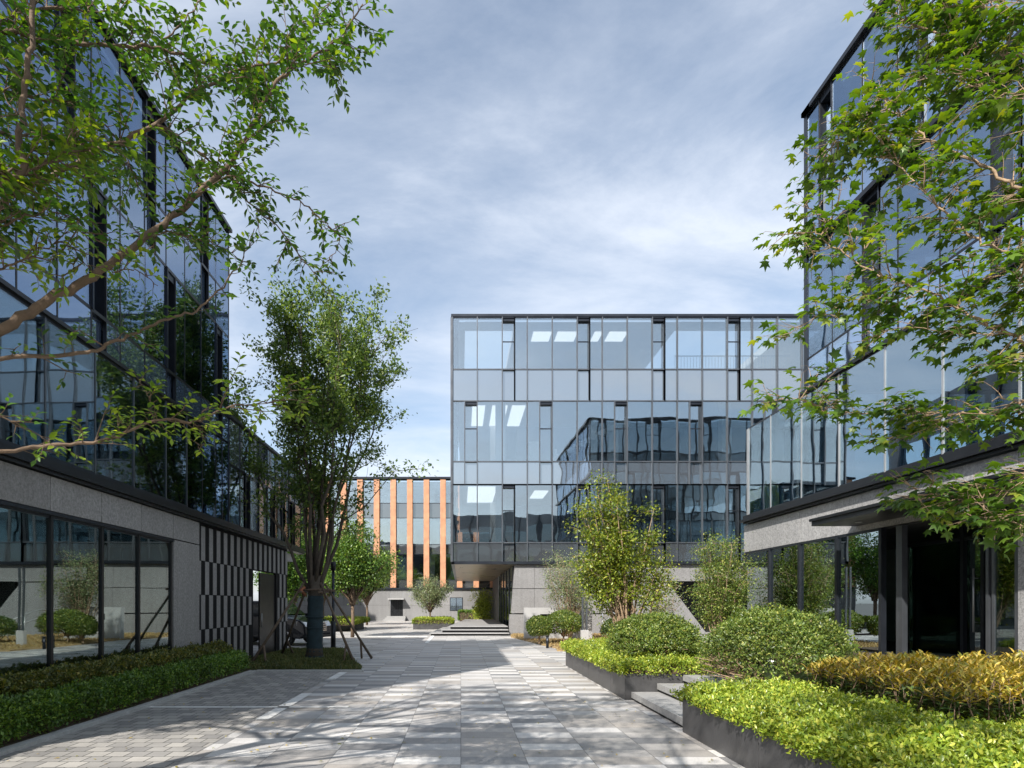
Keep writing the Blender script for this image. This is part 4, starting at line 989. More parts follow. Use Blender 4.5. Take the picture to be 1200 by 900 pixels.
def crown_tree(name, label, base, ells, limbs, mat, leaf, bark, n_leaf, r0=.035, clear=0., group=None, seed=1, clump=.16, twl=.45):
    """ells: crown lobes (dx, dy, z, rx, ry, rz) round the base; limbs end inside them and carry twig clumps"""
    t = thing(name, label, 'tree', base, group); rs = random.getstate(); random.seed(seed)
    mb = MB(); b = Vector(base); sites = []
    if clear > 0:
        mb.tube([b, b+Vector((.02, .01, clear*.5)), b+Vector((0, 0, clear))], [r0*2.2, r0*1.8, r0*1.7], 8); s0 = b+Vector((0, 0, clear*.95))
    else: s0 = b
    tot = sum(e[3]*e[4]*e[5] for e in ells)
    for e in ells:
        for _ in range(max(3, int(limbs*e[3]*e[4]*e[5]/tot))):
            q = Vector((random.gauss(0, 1), random.gauss(0, 1), random.gauss(0, 1))).normalized()*random.uniform(.35, 1)**.6
            end = Vector((b.x+e[0]+q.x*e[3], b.y+e[1]+q.y*e[4], e[2]+q.z*e[5]))
            st_ = s0+Vector((random.gauss(0, r0), random.gauss(0, r0), 0))
            pts = []
            for i in range(7):
                f = i/6.; o = f**1.25
                pts.append(Vector((st_.x+(end.x-st_.x)*o, st_.y+(end.y-st_.y)*o, st_.z+(end.z-st_.z)*f))+Vector((random.gauss(0, .02), random.gauss(0, .02), 0))*(3*math.sin(f*math.pi)))
            mb.tube(pts, [r0*random.uniform(.75, 1)*(1-.82*i/6.) for i in range(7)], 5)
            for i in (4, 5, 6):
                for _2 in range(2):
                    d = Vector((random.gauss(0, 1), random.gauss(0, 1), random.gauss(.3, .7))).normalized(); L = twl*random.uniform(.4, 1)
                    mb.tube([pts[i], pts[i]+d*L*.5+Vector((0, 0, .02)), pts[i]+d*L], [.007, .005, .003], 4, cap=False)
                    sites += [(pts[i]+d*L*f_, d) for f_ in (.4, .7, 1.)]
    random.setstate(rs)
    mb.build('trunk', bark, t)
    Pn, D, Nn, S = leaf_sites(sites, max(1, int(n_leaf/len(sites))), clump, leaf)
    leaves('crown', mat, t, Pn, D, Nn, S)
    return t
# crape-like tree behind the far planter
crown_tree('small_tree', 'yellow green spreading tree with pale forked stems behind the far round bush', ((737-CX)/F*17, 17, .05), [(-.75, 0, 3.5, 1.0, 1.0, 1.45), (-.1, .1, 3.0, .9, .9, .9), (.95, 0, 3.1, .5, .6, 1.35), (-.55, 0, 4.6, .35, .35, .7)], 46, 'leaf_crape', .085, 'barkp', 21000, .042, seed=5, clump=.13)
crown_tree('small_tree', 'pale grey green shrubby tree with many bare stems above the sign wall', ((668-CX)/F*26, 26, .05), [(0, 0, 2.7, 1.35, 1.1, 1.15)], 46, 'leaf_pale', .07, 'barkp', 9500, .022, seed=9, clump=.13)
crown_tree('small_tree', 'rounded green tree with pale stems against the corner of the right building', ((843-CX)/F*19.5, 19.5, .05), [(0, 0, 2.45, 1.02, 1.0, 1.15), (.1, 0, 3.2, .6, .6, .6)], 60, 'leaf_bush', .07, 'barkp', 20000, .024, seed=14, clump=.12)
crown_tree('small_tree', 'thin grey leaved sapling between the crape tree and the corner tree', ((775-CX)/F*23, 23, .05), [(0, 0, 2.0, .75, .7, .9)], 22, 'leaf_pale', .08, 'barkp', 1800, .014, seed=31, clump=.12)
# planter tree in front of the timber building
t_ = planter('low dark planter with a small tree, left of the portico steps', [((484-CX)/F*38, 38.0), ((532-CX)/F*38-.1, 38.0), ((532-CX)/F*38-.1, 40.6), ((484-CX)/F*38, 40.6)], .38)
xa, xb = (484-CX)/F*38, (532-CX)/F*38-.1
box_hedge('ground_cover', 'lime ground cover round the small tree in front of the timber building', strip(xa, xb, 37.95, 40.6, .35, .04, .45, False), 16000, .32, 'leaf_lime', .07, T_SIMPLE, (((xa+xb)/2, 39, .3), (xa+.1, 38.1, xb-.1, 40.5, .55)))
crown_tree('small_tree', 'small round headed tree in the planter in front of the timber fins', ((504-CX)/F*39.3, 39.3, .3), [(0, 0, 2.4, 1.15, 1.1, 1.0)], 40, 'leaf_pale', .10, 'bark', 7000, .03, .8, seed=17, clump=.13)
# far greens
box_hedge('hedge', 'dark clipped hedge at the foot of the timber building', strip(-.2, 2.2, 55.6, 56.6, .95, .05, .4, False), 9000, 0, 'leaf_hedge', .11, T_SIMPLE, ((1, 56, 0), (-.1, 55.7, 2.1, 56.5, .9)))
crown_tree('tall_shrub', 'slender bright green shrub seen through the open portico', ((565-CX)/F*54, 54, 0), [(0, 0, 1.7, .9, .8, 1.6)], 30, 'leaf_lime', .13, 'bark', 5000, .025, seed=23, clump=.16)
crown_tree('plaza_tree', 'leafy green tree right behind the tall staked tree', ((413-CX)/F*29, 29, 0), [(-.5, 0, 3.4, 1.3, 1.3, 1.1), (.7, 0, 3.9, 1.1, 1.2, .8), (.0, .3, 4.8, .9, 1, .8)], 60, 'leaf_hedge', .12, 'bark', 24000, .045, 1.6, 'green trees beyond the staked tree', 41, .2, .6)
crown_tree('plaza_tree', 'smaller green tree beside the corner of the slatted screen', ((334-CX)/F*33, 33, 0), [(0, 0, 4.1, 1.5, 1.5, 2.2)], 60, 'leaf_near_l', .13, 'bark', 22000, .045, 1.6, 'green trees beyond the staked tree', 42, .2, .6)
crown_tree('plaza_tree', 'dense green tree directly behind the multi stemmed trunk', ((378-CX)/F*36, 36, 0), [(0, 0, 4.0, 1.9, 1.9, 1.9)], 60, 'leaf_mid', .14, 'bark', 20000, .05, 1.6, 'green trees beyond the staked tree', 43, .22, .7)
crown_tree('plaza_tree', 'far green tree at the left end of the timber building', ((345-CX)/F*48, 48, 0), [(0, 0, 5.0, 2.3, 2.2, 2.6)], 60, 'leaf_near_l', .18, 'bark', 18000, .06, 1.8, 'green trees beyond the staked tree', 44, .26, .8)
crown_tree('plaza_tree', 'far dark tree before the shaded door of the timber building', ((430-CX)/F*46, 46, 0), [(-.6, 0, 3.6, 1.5, 1.5, 1.2), (.8, 0, 4.3, 1.3, 1.3, 1.0)], 50, 'leaf_mid', .17, 'bark', 13000, .045, 1.6, 'green trees beyond the staked tree', 45, .22, .7)
planter('long low stone kerbed bed behind the lamp post', [((372-CX)/F*34, 33.5), ((420-CX)/F*36, 38.0), ((420-CX)/F*36-.8, 42), ((372-CX)/F*34-3, 40)], .42)
box_hedge('ground_cover', 'lime ground cover in the bed behind the lamp post', strip(-9.0, -6.1, 34.5, 41, .28, .04, .45, False), 22000, .4, 'leaf_lime', .08, T_SIMPLE, ((-7.5, 37, .3), (-8.8, 34.7, -6.3, 40.8, .6)))

# ------------------------------------------------------------------ near foreground trees
def cat(pts, k=5):
    out = []
    n = len(pts)
    for i in range(n-1):
        p0, p1, p2, p3 = pts[max(i-1, 0)], pts[i], pts[i+1], pts[min(i+2, n-1)]
        for j in range(k):
            t = j/k
            out.append(.5*((2*p1)+(p2-p0)*t+(2*p0-5*p1+4*p2-p3)*t*t+(3*p1-p0-3*p2+p3)*t**3))
    out.append(pts[-1]); return out
def inview(p, m=14):
    if p[1] < .3: return False
    x = CX+F*p[0]/p[1]; y = HY-F*(p[2]-EYE)/p[1]
    return -m < x < 1200+m and -m < y < 900+m
class NearTree:
    def __init__(s, mul=1): s.mb = MB(); s.L = {}; s.tips = []; s.mul = mul; s.rs = .88 if mul < 2.6 else .62
    def leaf(s, mat, p, d, n_, size): s.L.setdefault(mat, []).append((tuple(p), tuple(d), tuple(n_), size))
    def twig(s, p, d, L, mat, size, mode, wig=.12):
        q = Vector(p); dd = Vector(d).normalized(); pts = [q.copy()]; stp = .024 if mode == 'alt' else .048; k = max(3, int(L/stp)); sgn = 1
        for i in range(k):
            dd = (dd+Vector((random.gauss(0, wig), random.gauss(0, wig), random.gauss(-.01, wig)))).normalized(); q = q+dd*stp; pts.append(q.copy())
            side = dd.cross(Vector((0, 0, 1)))
            if side.length < .1: side = Vector((1, 0, 0))
            side.normalize()
            if mode == 'alt':
                if i < 1: continue
                ld = (dd*.75+side*sgn*.9+Vector((random.gauss(0, .2), random.gauss(0, .2), random.gauss(-.12, .2)))).normalized(); sgn = -sgn
                nn = (Vector((0, 0, 1))+Vector((random.gauss(0, .35), random.gauss(0, .35), random.gauss(0, .2)))).normalized()
                s.leaf(mat, q, ld, nn, size*random.uniform(.65, 1.15)*(1 if i < k-2 else .8))
            else:
                for sg in (1, -1):
                    if random.random() < .12: continue
                    ld = (dd*.6+side*sg*.9+Vector((random.gauss(0, .25), random.gauss(0, .25), random.gauss(-.25, .25)))).normalized()
                    pet = q+ld*size*.45
                    nn = (Vector((0, 0, 1))+Vector((random.gauss(0, .42), random.gauss(-.12, .42), random.gauss(0, .2)))).normalized()
                    s.leaf(mat, pet, ld, nn, size*random.uniform(.6, 1.15))
                    if random.random() < .5: s.mb.tube([q, pet], [.0012, .001], 3, cap=False)
        s.mb.tube(pts, [max(.0012, .0032*(1-i/len(pts))) for i in range(len(pts))], 4, cap=False)
    def branch(s, pl, r0, r1, dens, mat, size, mode, tl=(.12, .34), start=0., flat=.45, sub=True, upb=.1):
        pts = cat([Vector(p) for p in pl], 6); n = len(pts)
        # small natural kinks
        for i in range(2, n-1): pts[i] = pts[i]+Vector((random.gauss(0, .006), random.gauss(0, .01), random.gauss(0, .006)))
        s.mb.tube(pts, [r0*s.rs+(r1*.7-r0*s.rs)*(i/(n-1))**.75 for i in range(n)], 8 if r0 > .012 else 6)
        tot = sum((pts[i+1]-pts[i]).length for i in range(n-1)); acc = 0
        for i in range(n-1):
            seg = (pts[i+1]-pts[i]); L = seg.length; f = acc/max(tot, 1e-6); acc += L
            if f < start: continue
            if not inview(pts[i], 90): continue
            kk = L*dens*s.mul; c = int(kk)+(1 if random.random() < kk-int(kk) else 0)
            for _ in range(c):
                p = pts[i].lerp(pts[i+1], random.random()); t = seg.normalized()
                r = Vector((random.gauss(0, 1), random.gauss(0, 1), random.gauss(0, flat)+upb)); r = (r-t*r.dot(t)*.7).normalized()
                d = (t*random.uniform(.3, 1.)+r).normalized(); ln = random.uniform(*tl)
                if sub and random.random() < .45:
                    mid = p+d*ln*.8; s.mb.tube([p, mid], [.004, .003], 4, cap=False)
                    for _2 in range(2):
                        d2 = (d+Vector((random.gauss(0, .6), random.gauss(0, .6), random.gauss(0, .4)))).normalized(); s.twig(mid, d2, ln*.75, mat, size, mode)
                s.twig(p, d, ln, mat, size, mode)
    def finish(s, t, bark, tmpl, extra=None):
        s.mb.build('trunk', bark, t)
        mats = list(s.L.keys())
        for mt in mats:
            A = s.L[mt]; a = np.array([q[0] for q in A]); d = np.array([q[1] for q in A]); n_ = np.array([q[2] for q in A]); S = np.array([q[3] for q in A])
            leaves('crown' if mt != 'leaf_bright' else 'sunlit_crown', mt, t, a, d, n_, S, tmpl)  # sunlit sprays carry the brighter leaf colour
def pl(*a): return [P(x, y, d) for x, y, d in a]

random.seed(101)
tl = thing('overhanging_tree', 'near leafy tree whose bare curving limbs reach in from the upper left', 'tree', (-4.9, 2.9, .05))
nt_ = NearTree(2.35); root = Vector((-4.9, 2.9, 0))
nt_.mb.tube([root, root+Vector((.02, 0, 1.2)), root+Vector((.08, .05, 2.4)), root+Vector((.1, .1, 3.4)), root+Vector((.2, .1, 5.0)), root+Vector((.2, .2, 6.6))], [.17, .14, .125, .11, .08, .04], 12)
J = [root+Vector((.08, .05, 2.3)), root+Vector((.1, .1, 3.0)), root+Vector((.12, .1, 3.6)), root+Vector((.2, .1, 4.5)), root+Vector((.06, .04, 1.9))]
A = 'leaf_near_l'; BR = 'leaf_bright'; LS = .067
nt_.branch([J[0]]+pl((-120, 430, 3.4), (0, 385, 3.6), (60, 350, 3.7), (120, 318, 3.8), (180, 270, 3.95), (235, 225, 4.05), (270, 190, 4.1), (298, 145, 4.2), (325, 95, 4.3), (360, 70, 4.4), (395, 48, 4.5), (425, 5, 4.6)), .045, .007, 13, A, LS, 'alt', start=.55)
nt_.branch([J[1]]+pl((-60, 260, 3.6), (20, 225, 3.8), (100, 185, 4.0), (185, 145, 4.1), (235, 105, 4.2), (290, 80, 4.3), (335, 70, 4.4)), .032, .008, 13, A, LS, 'alt', start=.45)
nt_.branch([J[2]]+pl((-60, 40, 3.8), (0, 36, 4.0), (50, 45, 4.1), (120, 53, 4.2), (190, 57, 4.3), (240, 74, 4.4), (300, 78, 4.5)), .030, .008, 15, A, LS, 'alt', start=.3)
nt_.branch([J[0]]+pl((-30, 240, 3.2), (20, 168, 3.3), (26, 120, 3.35), (35, 50, 3.4), (40, -30, 3.5)), .024, .018, 5, A, LS, 'alt')
nt_.branch(pl((188, 56, 4.3), (210, 30, 4.3), (240, -4, 4.35)), .008, .005, 5, A, LS, 'alt', sub=False)
nt_.branch(pl((185, 146, 4.1), (215, 165, 4.15), (262, 200, 4.2), (290, 235, 4.25), (330, 272, 4.3), (372, 326, 4.35)), .012, .004, 15, A, LS, 'alt', (.08, .2))
nt_.branch(pl((265, 203, 4.1), (310, 220, 4.2), (350, 236, 4.3), (382, 262, 4.35), (392, 275, 4.35)), .009, .004, 12, A, LS, 'alt', (.08, .18))
nt_.branch(pl((392, 262, 4.35), (398, 285, 4.35), (378, 310, 4.35)), .004, .003, 18, A, LS, 'alt', (.06, .15), sub=False)
nt_.branch([J[4]]+pl((-100, 425, 3.5), (0, 420, 3.7), (94, 414, 3.85), (125, 405, 3.9), (162, 388, 3.95), (200, 375, 4.0), (235, 360, 4.1), (265, 330, 4.15), (288, 295, 4.2), (298, 268, 4.2)), .020, .004, 6, A, LS, 'alt', (.08, .2), start=.45)
nt_.branch([J[4]]+pl((-100, 540, 3.5), (0, 528, 3.7), (70, 522, 3.8), (128, 514, 3.85), (181, 492, 3.9), (227, 495, 3.95), (264, 478, 4.0), (300, 472, 4.1), (335, 468, 4.2), (362, 470, 4.25)), .020, .003, 9, BR, LS, 'alt', (.1, .26), start=.55)
nt_.branch([J[4]]+pl((-60, 500, 3.3), (0, 490, 3.4), (35, 505, 3.5), (60, 520, 3.5)), .008, .003, 9, A, LS, 'alt', (.06, .16))
nt_.branch([J[2]]+pl((-80, 60, 3.9), (30, 15, 4.2), (90, 10, 4.4), (150, 30, 4.6), (185, 60, 4.8)), .02, .004, 15, A, LS, 'alt', start=.3)
nt_.branch([J[1]]+pl((-60, 120, 3.8), (30, 115, 4.1), (90, 125, 4.4), (140, 165, 4.7), (160, 215, 4.9)), .02, .004, 15, A, LS, 'alt', start=.3)
nt_.branch([J[1]]+pl((-60, 170, 3.6), (20, 160, 3.9), (80, 165, 4.2), (110, 210, 4.4)), .018, .004, 14, A, LS, 'alt', start=.3)
nt_.branch([J[0]]+pl((-60, 215, 3.1), (0, 205, 3.2), (50, 195, 3.3), (85, 180, 3.4), (100, 165, 3.45)), .014, .003, 26, BR, LS, 'alt', (.08, .22), start=.4)
nt_.branch([J[0]]+pl((-60, 280, 3.2), (0, 265, 3.3), (45, 250, 3.4), (85, 255, 3.5), (100, 275, 3.5)), .012, .003, 20, A, LS, 'alt', (.08, .24), start=.4)
nt_.branch([J[0]]+pl((-60, 330, 3.3), (0, 315, 3.4), (40, 300, 3.5), (75, 285, 3.6), (110, 320, 3.6)), .012, .003, 15, BR, LS, 'alt', (.08, .2), start=.5)
nt_.branch(pl((180, 270, 3.95), (215, 275, 4.1), (250, 285, 4.3), (275, 300, 4.4)), .006, .003, 18, A, LS, 'alt', (.08, .22))
nt_.branch(pl((120, 318, 3.8), (155, 315, 3.9), (185, 335, 4.0)), .006, .003, 10, BR, LS, 'alt', (.06, .16))
nt_.branch(pl((330, 70, 4.4), (345, 35, 4.5), (380, 10, 4.6), (400, -20, 4.6)), .006, .003, 16, A, LS, 'alt', (.1, .24))
nt_.branch(pl((378, 340, 4.3), (393, 350, 4.3), (398, 362, 4.3), (398, 378, 4.3)), .0035, .002, 1, A, LS, 'alt', (.05, .1), sub=False)
nt_.branch(pl((181, 492, 3.9), (175, 465, 3.9), (165, 448, 3.9)), .004, .002, 20, BR, LS, 'alt', (.06, .16), sub=False)
nt_.branch(pl((227, 495, 3.95), (240, 515, 4.0), (232, 525, 4.0)), .004, .002, 16, BR, LS, 'alt', (.06, .14), sub=False)
# crown above and beside the frame (throws the dappled shade)
mbx = MB(); sx = []
for k in range(11):
    a = 2*math.pi*k/11; s0 = root+Vector((.15, .1, random.uniform(3.6, 5.4)))
    grow(mbx, sx, s0, Vector((math.cos(a), math.sin(a), random.uniform(.5, 1.0))), 2.3, .05, 2, .03, .6, 4, 0, 6, 5)
sx = [q for q in sx if not inview(q[0], 70)]
nt_.finish(tl, 'bark', T_OVAL)
mk = MB()
# keep only crown limbs outside the picture
mbx_v = np.array(mbx.v)
vis = np.array([inview(v, 10) for v in mbx.v])
mbx2 = MB(); mbx2.v = mbx.v; keepf = [i for i, f in enumerate(mbx.f) if not any(vis[j] for j in f)]
mbx2.f = [mbx.f[i] for i in keepf]; mbx2.m = [0]*len(keepf); mbx2.sm = [True]*len(keepf); mbx2.build('limbs', 'bark', tl)
Pn, D, Nn, S = leaf_sites(sx, 30, .11, .08)
leaves('upper_crown', 'leaf_near_l', tl, Pn, D, Nn, S, T_SIMPLE)

random.seed(202)
tr = thing('maple_tree', 'near maple tree whose leafy branches reach in from the right edge', 'tree', (5.4, 2.6, PH))
nm = NearTree(3.0); root = Vector((5.4, 2.6, PH-.05))
nm.mb.tube([root, root+Vector((-.03, 0, 1.0)), root+Vector((-.1, .05, 2.2)), root+Vector((-.2, .1, 3.4)), root+Vector((-.3, .15, 4.8))], [.12, .10, .085, .06, .03], 10)
J = [root+Vector((-.05, 0, 1.3)), root+Vector((-.1, .05, 2.1)), root+Vector((-.15, .08, 2.8)), root+Vector((-.22, .1, 3.5)), root+Vector((-.28, .12, 4.3))]
A = 'leaf_maple'; LS = .084
nm.branch([J[4]]+pl((1290, 50, 3.5), (1197, 65, 3.7), (1158, 58, 3.8), (1118, 42, 3.9), (1070, 30, 4.0), (1050, 15, 4.0)), .022, .005, 13, A, LS, 'mp', (.10, .26), start=.2, flat=.25, upb=0)
nm.branch([J[3]]+pl((1300, 240, 3.3), (1200, 222, 3.5), (1160, 198, 3.6), (1103, 173, 3.7), (1080, 160, 3.75), (1045, 128, 3.85), (1030, 110, 3.9)), .022, .005, 10, A, LS, 'mp', (.10, .24), start=.2, flat=.25, upb=0)
nm.branch(pl((1045, 128, 3.85), (1010, 140, 3.9), (980, 170, 3.95), (965, 176, 3.95)), .005, .003, 13, A, LS, 'mp', (.06, .16), flat=.25, upb=0)
nm.branch([J[3]]+pl((1300, 320, 3.2), (1210, 300, 3.4), (1167, 293, 3.5), (1123, 263, 3.6), (1077, 220, 3.7), (1050, 187, 3.8), (1025, 185, 3.8)), .018, .004, 9, A, LS, 'mp', (.10, .22), start=.2, flat=.25, upb=0)
nm.branch([J[2]]+pl((1300, 450, 3.1), (1200, 401, 3.4), (1182, 390, 3.45), (1137, 370, 3.5), (1092, 344, 3.6), (1031, 321, 3.7), (975, 287, 3.8), (950, 272, 3.85), (935, 278, 3.85)), .022, .003, 12, A, LS, 'mp', (.08, .20), start=.25, flat=.2, upb=0)
nm.branch(pl((975, 287, 3.8), (962, 255, 3.8), (942, 240, 3.8)), .003, .002, 16, A, LS, 'mp', (.05, .12), flat=.25, sub=False, upb=0)
nm.branch(pl((1092, 344, 3.6), (1040, 350, 3.65), (990, 355, 3.7), (940, 382, 3.75), (918, 398, 3.8)), .006, .002, 12, A, LS, 'mp', (.06, .15), flat=.2, sub=False, upb=0)
nm.branch(pl((1182, 390, 3.45), (1130, 392, 3.5), (1060, 385, 3.6), (1010, 400, 3.65)), .006, .002, 8, A, LS, 'mp', (.06, .14), flat=.2, sub=False, upb=0)
nm.branch([J[1]]+pl((1300, 475, 3.2), (1200, 470, 3.4), (1165, 484, 3.45), (1110, 485, 3.5), (1050, 482, 3.6), (975, 484, 3.7), (950, 472, 3.75), (915, 465, 3.8)), .018, .002, 10, A, LS, 'mp', (.06, .16), start=.25, flat=.18, upb=0)
nm.branch(pl((1110, 485, 3.5), (1090, 500, 3.5), (1050, 515, 3.6), (1008, 508, 3.6)), .004, .002, 9, A, LS, 'mp', (.05, .12), flat=.2, sub=False, upb=0)
nm.branch([J[0]]+pl((1300, 560, 3.1), (1200, 560, 3.3), (1160, 580, 3.4), (1110, 580, 3.5), (1072, 574, 3.55)), .010, .002, 13, A, LS, 'mp', (.06, .16), start=.3, flat=.2, upb=0)
nm.branch([J[0]]+pl((1300, 610, 3.0), (1210, 600, 3.2), (1165, 610, 3.3), (1130, 600, 3.4)), .010, .002, 13, A, LS, 'mp', (.06, .16), start=.3, flat=.2, upb=0)
nm.branch([J[4]]+pl((1290, -20, 3.5), (1200, 10, 3.7), (1140, 5, 3.9), (1090, -20, 4.0)), .015, .004, 14, A, LS, 'mp', (.10, .26), start=.2, flat=.3, upb=0)
nm.branch([J[4]]+pl((1290, 110, 3.4), (1200, 110, 3.6), (1140, 100, 3.8), (1090, 85, 4.0)), .015, .004, 12, A, LS, 'mp', (.10, .24), start=.2, flat=.25, upb=0)
nm.branch([J[2]]+pl((1300, 340, 3.2), (1220, 340, 3.3), (1180, 320, 3.4), (1150, 335, 3.5)), .012, .003, 12, A, LS, 'mp', (.08, .2), start=.2, flat=.25, upb=0)
nm.branch(pl((1200, 222, 3.5), (1170, 240, 3.5), (1150, 262, 3.6)), .004, .002, 12, A, LS, 'mp', (.08, .16), flat=.25, sub=False, upb=0)
nm.finish(tr, 'barkp', T_MAPLE)
mbx = MB(); sx = []
for k in range(8):
    a = 2*math.pi*k/8; s0 = root+Vector((-.2, .1, random.uniform(3.0, 4.3)))
    grow(mbx, sx, s0, Vector((math.cos(a), math.sin(a), random.uniform(.4, .8))), 1.5, .035, 2, .02, .6, 3, 0, 6, 5)
sx = [q for q in sx if not inview(q[0], 80)]
vis = [inview(v, 10) for v in mbx.v]
mbx2 = MB(); mbx2.v = mbx.v; keepf = [i for i, f in enumerate(mbx.f) if not any(vis[j] for j in f)]
mbx2.f = [mbx.f[i] for i in keepf]; mbx2.m = [0]*len(keepf); mbx2.sm = [True]*len(keepf); mbx2.build('limbs', 'barkp', tr)
Pn, D, Nn, S = leaf_sites(sx, 12, .12, .08); leaves('upper_crown', 'leaf_maple', tr, Pn, D, Nn, S, T_MAPLE)

# street tree just behind the viewpoint: its shade falls on the near paving
gen_tree('street_tree', 'leafy tree just behind the viewpoint whose dappled shade falls on the near paving', (-2.9, -2.0, 0), 8.8, .6, 6, 'leaf_near_l', .09, 'bark', 18, .14, .36, .13, 3, seed=77, lean=.6, nch=2, zmin=4.0)

# ------------------------------------------------------------------ small furniture
lp = thing('bollard_light', 'short dark bollard light on the dry lawn by the round topiary', 'bollard', ((641.5-CX)/F*21.9, 21.9, 0))
x, y = lp.location.x, lp.location.y
mb = MB(); mb.tube([(x, y, 0), (x, y, .42)], .05, 12); mb.build('post', 'dmetal', lp)
mb = MB(); mb.tube([(x, y, .42), (x, y, .45)], .065, 12); mb.build('cap', 'black', lp)
lp = thing('lamp_post', 'slim dark lamp post right of the wrapped tree trunk', 'lamp post', ((390.5-CX)/F*20.7, 20.7, 0))
x, y = lp.location.x, lp.location.y
mb = MB(); mb.tube([(x, y, 0), (x, y, 2.7)], .045, 10); mb.build('post', 'dmetal', lp)
mb = MB(); mb.tube([(x, y, 0), (x, y, 1.0)], .085, 12); mb.build('sleeve', 'black', lp)
mb = MB(); mb.tube([(x, y, 2.7), (x, y, 3.0)], .09, 12); mb.build('lamp_head', 'black', lp)
lp = thing('lamp_post', 'twin grey lamp post with square concrete foot beside the pale sign wall', 'lamp post', ((685-CX)/F*23.0, 23.0, 0))
x, y = lp.location.x, lp.location.y
for dx_ in (-.075, .075):
    mb = MB(); mb.box(x+dx_-.03, y-.03, .6, x+dx_+.03, y+.03, 2.95); mb.build('post', 'metal', lp)
mb = MB(); mb.box(x-.14, y-.1, 0, x+.14, y+.1, .6); mb.build('foot', 'concrete', lp, .01)
# pale sign wall
sw = thing('sign_wall', 'low pale concrete wall with a dark recessed slot by the granite pier', 'wall', ((650-CX)/F*26.5, 26.5, 0))
xa, xb = (614.5-CX)/F*26.5, (694-CX)/F*26.5; ya_ = 26.5
s0, s1 = (633-CX)/F*26.5, (652-CX)/F*26.5
mb = MB(); mb.box(xa, ya_, 0, s0, ya_+.3, 1.42); mb.box(s1, ya_, 0, xb, ya_+.3, 1.42); mb.box(s0, ya_, 0, s1, ya_+.3, .88); mb.box(s0, ya_, 1.14, s1, ya_+.3, 1.42); mb.build('wall', 'concrete', sw)
mb = MB(); mb.box(s0, ya_+.1, .88, s1, ya_+.28, 1.14); mb.build('recess_panel', 'black', sw)
# curved handrail
hr = thing('handrail', 'pale curved twin handrail behind the dark bush at the centre building', 'handrail', ((715-CX)/F*27, 27, 0))
for dz in (0, -.35):
    pts = [P(706, 718, 27)+Vector((0, 0, dz+.1)), P(712, 716.5, 26.5)+Vector((0, 0, dz+.05)), P(722, 720, 26)+Vector((0, 0, dz)), P(735, 728, 25.5)+Vector((0, 0, dz))]
    mb = MB(); mb.tube(cat(pts, 5), .025, 8); mb.build('rail', 'lmetal', hr)
for q in (P(706, 718, 27), P(722, 720, 26), P(735, 728, 25.5)):
    mb = MB(); mb.tube([(q.x, q.y, 0), (q.x, q.y, q.z)], .02, 7); mb.build('post', 'lmetal', hr)

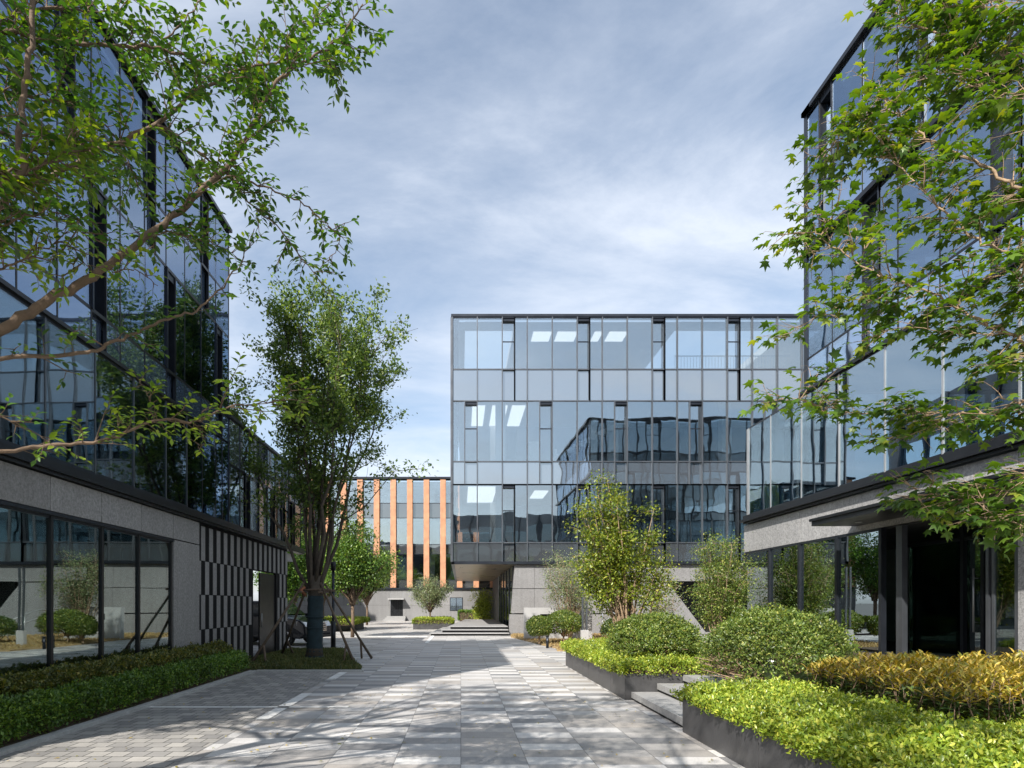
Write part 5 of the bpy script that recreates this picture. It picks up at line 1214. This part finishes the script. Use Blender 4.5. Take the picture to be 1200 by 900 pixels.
# car (dark SUV) behind the screen
def car(name, label, loc, rot):
    t = thing(name, label, 'car', (0, 0, 0), 'cars parked behind the staked tree')
    W = .92
    prof = [(-2.3, .45), (-2.32, .95), (-2.05, 1.15), (-1.7, 1.62), (-1.2, 1.70), (.15, 1.70), (.55, 1.62), (1.15, 1.12), (2.05, .98), (2.28, .80), (2.33, .42), (2.1, .28), (-2.1, .30)]
    mb = MB(); k = len(prof)
    def hw(z): return W if z < 1.12 else W-.22*(z-1.12)/.58
    cols = [(-1, 0), (-.96, .0), (.96, 0), (1, 0)]
    for s_ in (-1, 1):
        for x, z in prof: mb.v.append((x, s_*hw(z), z))
    mb.f = [tuple(range(k)), tuple(range(2*k-1, k-1, -1))]+[(i, k+i, k+(i+1) % k, (i+1) % k) for i in range(k)]
    mb.m = [0]*len(mb.f); mb.sm = [False]*len(mb.f)
    o = mb.build('body', 'carpaint', t, .05)
    for s_ in (-1, 1):
        mb = MB()
        y_ = s_*(W-.035); y2 = s_*(W-.18)
        pts = [(-1.62, 1.18), (.98, 1.16), (.48, 1.56), (-1.45, 1.57)]
        vs = [(x, s_*(hw(z)+.012), z) for x, z in pts]; mb.quad(*vs); 
        mb.quad(*[(x, y-s_*.03, z) for x, y, z in vs]); mb.build('side_window', 'carglass', t)
        mb = MB(); mb.box(1.0, s_*.93, 1.08, 1.18, s_*1.1, 1.22); mb.build('mirror', 'carpaint', t, .03)
        mb = MB(); mb.hexa([(2.1, s_*.50, .74), (2.345, s_*.50, .72), (2.31, s_*.86, .74), (1.95, s_*.925, .78), (2.1, s_*.50, .90), (2.25, s_*.50, .88), (2.2, s_*.86, .92), (1.95, s_*.925, .94)]); mb.build('headlight', 'lamp', t)
        for wx in (-1.42, 1.42):
            mb = MB(); mb.tube([(wx, s_*.72, .345), (wx, s_*.945, .345)], .345, 22); w_ = mb.build('wheel', 'tyre', t)
            mb = MB(); mb.tube([(wx, s_*.94, .345), (wx, s_*.952, .345)], .10, 12)
            for q in range(10):
                a = q*math.pi/5; mb.tube([(wx, s_*.955, .345), (wx+.23*math.cos(a), s_*.955, .345+.23*math.sin(a))], .018, 4)
            ring = [(wx+.24*math.cos(q*math.pi/9), s_*.955, .345+.24*math.sin(q*math.pi/9)) for q in range(19)]; mb.tube(ring, .018, 5)
            r_ = mb.build('rim', 'chrome', t); r_.parent = w_
    mb = MB(); mb.quad((.60, -.68, 1.60), (1.12, -.80, 1.165), (1.12, .80, 1.165), (.60, .68, 1.60)); mb.v = [(x+.03, y, z+.02) for x, y, z in mb.v]; mb.build('windscreen', 'carglass', t)
    mb = MB()
    for q in range(5): mb.box(2.30, -.48, .55+q*.075, 2.355, .48, .58+q*.075)
    mb.build('grille', 'chrome', t)
    mb = MB(); mb.box(2.30, -.8, .30, 2.37, .8, .40); mb.build('bumper', 'black', t)
    t.location = loc; t.rotation_euler = (0, 0, rot); return t
car('parked_car', 'dark parked car with chrome grille between the screen and the wrapped trunk', (-7.6, 24.3, 0), math.radians(-20))

n = 420
Pn = np.stack([RNG.uniform(-4.6, 2.6, n), 4.5*(4.6)**RNG.uniform(0, 1, n), np.full(n, .016)], 1)
D = nrm(np.stack([RNG.normal(size=n), RNG.normal(size=n), np.zeros(n)], 1))
tag(leaves('fallen_leaves', 'leaf_gold', None, Pn, D, nrm(np.array([0, 0, 1.])+RNG.normal(size=(n, 3))*.15), RNG.uniform(.025, .06, n), T_OVAL), 'scattered dry leaves lying on the paving', 'leaves', kind='stuff')
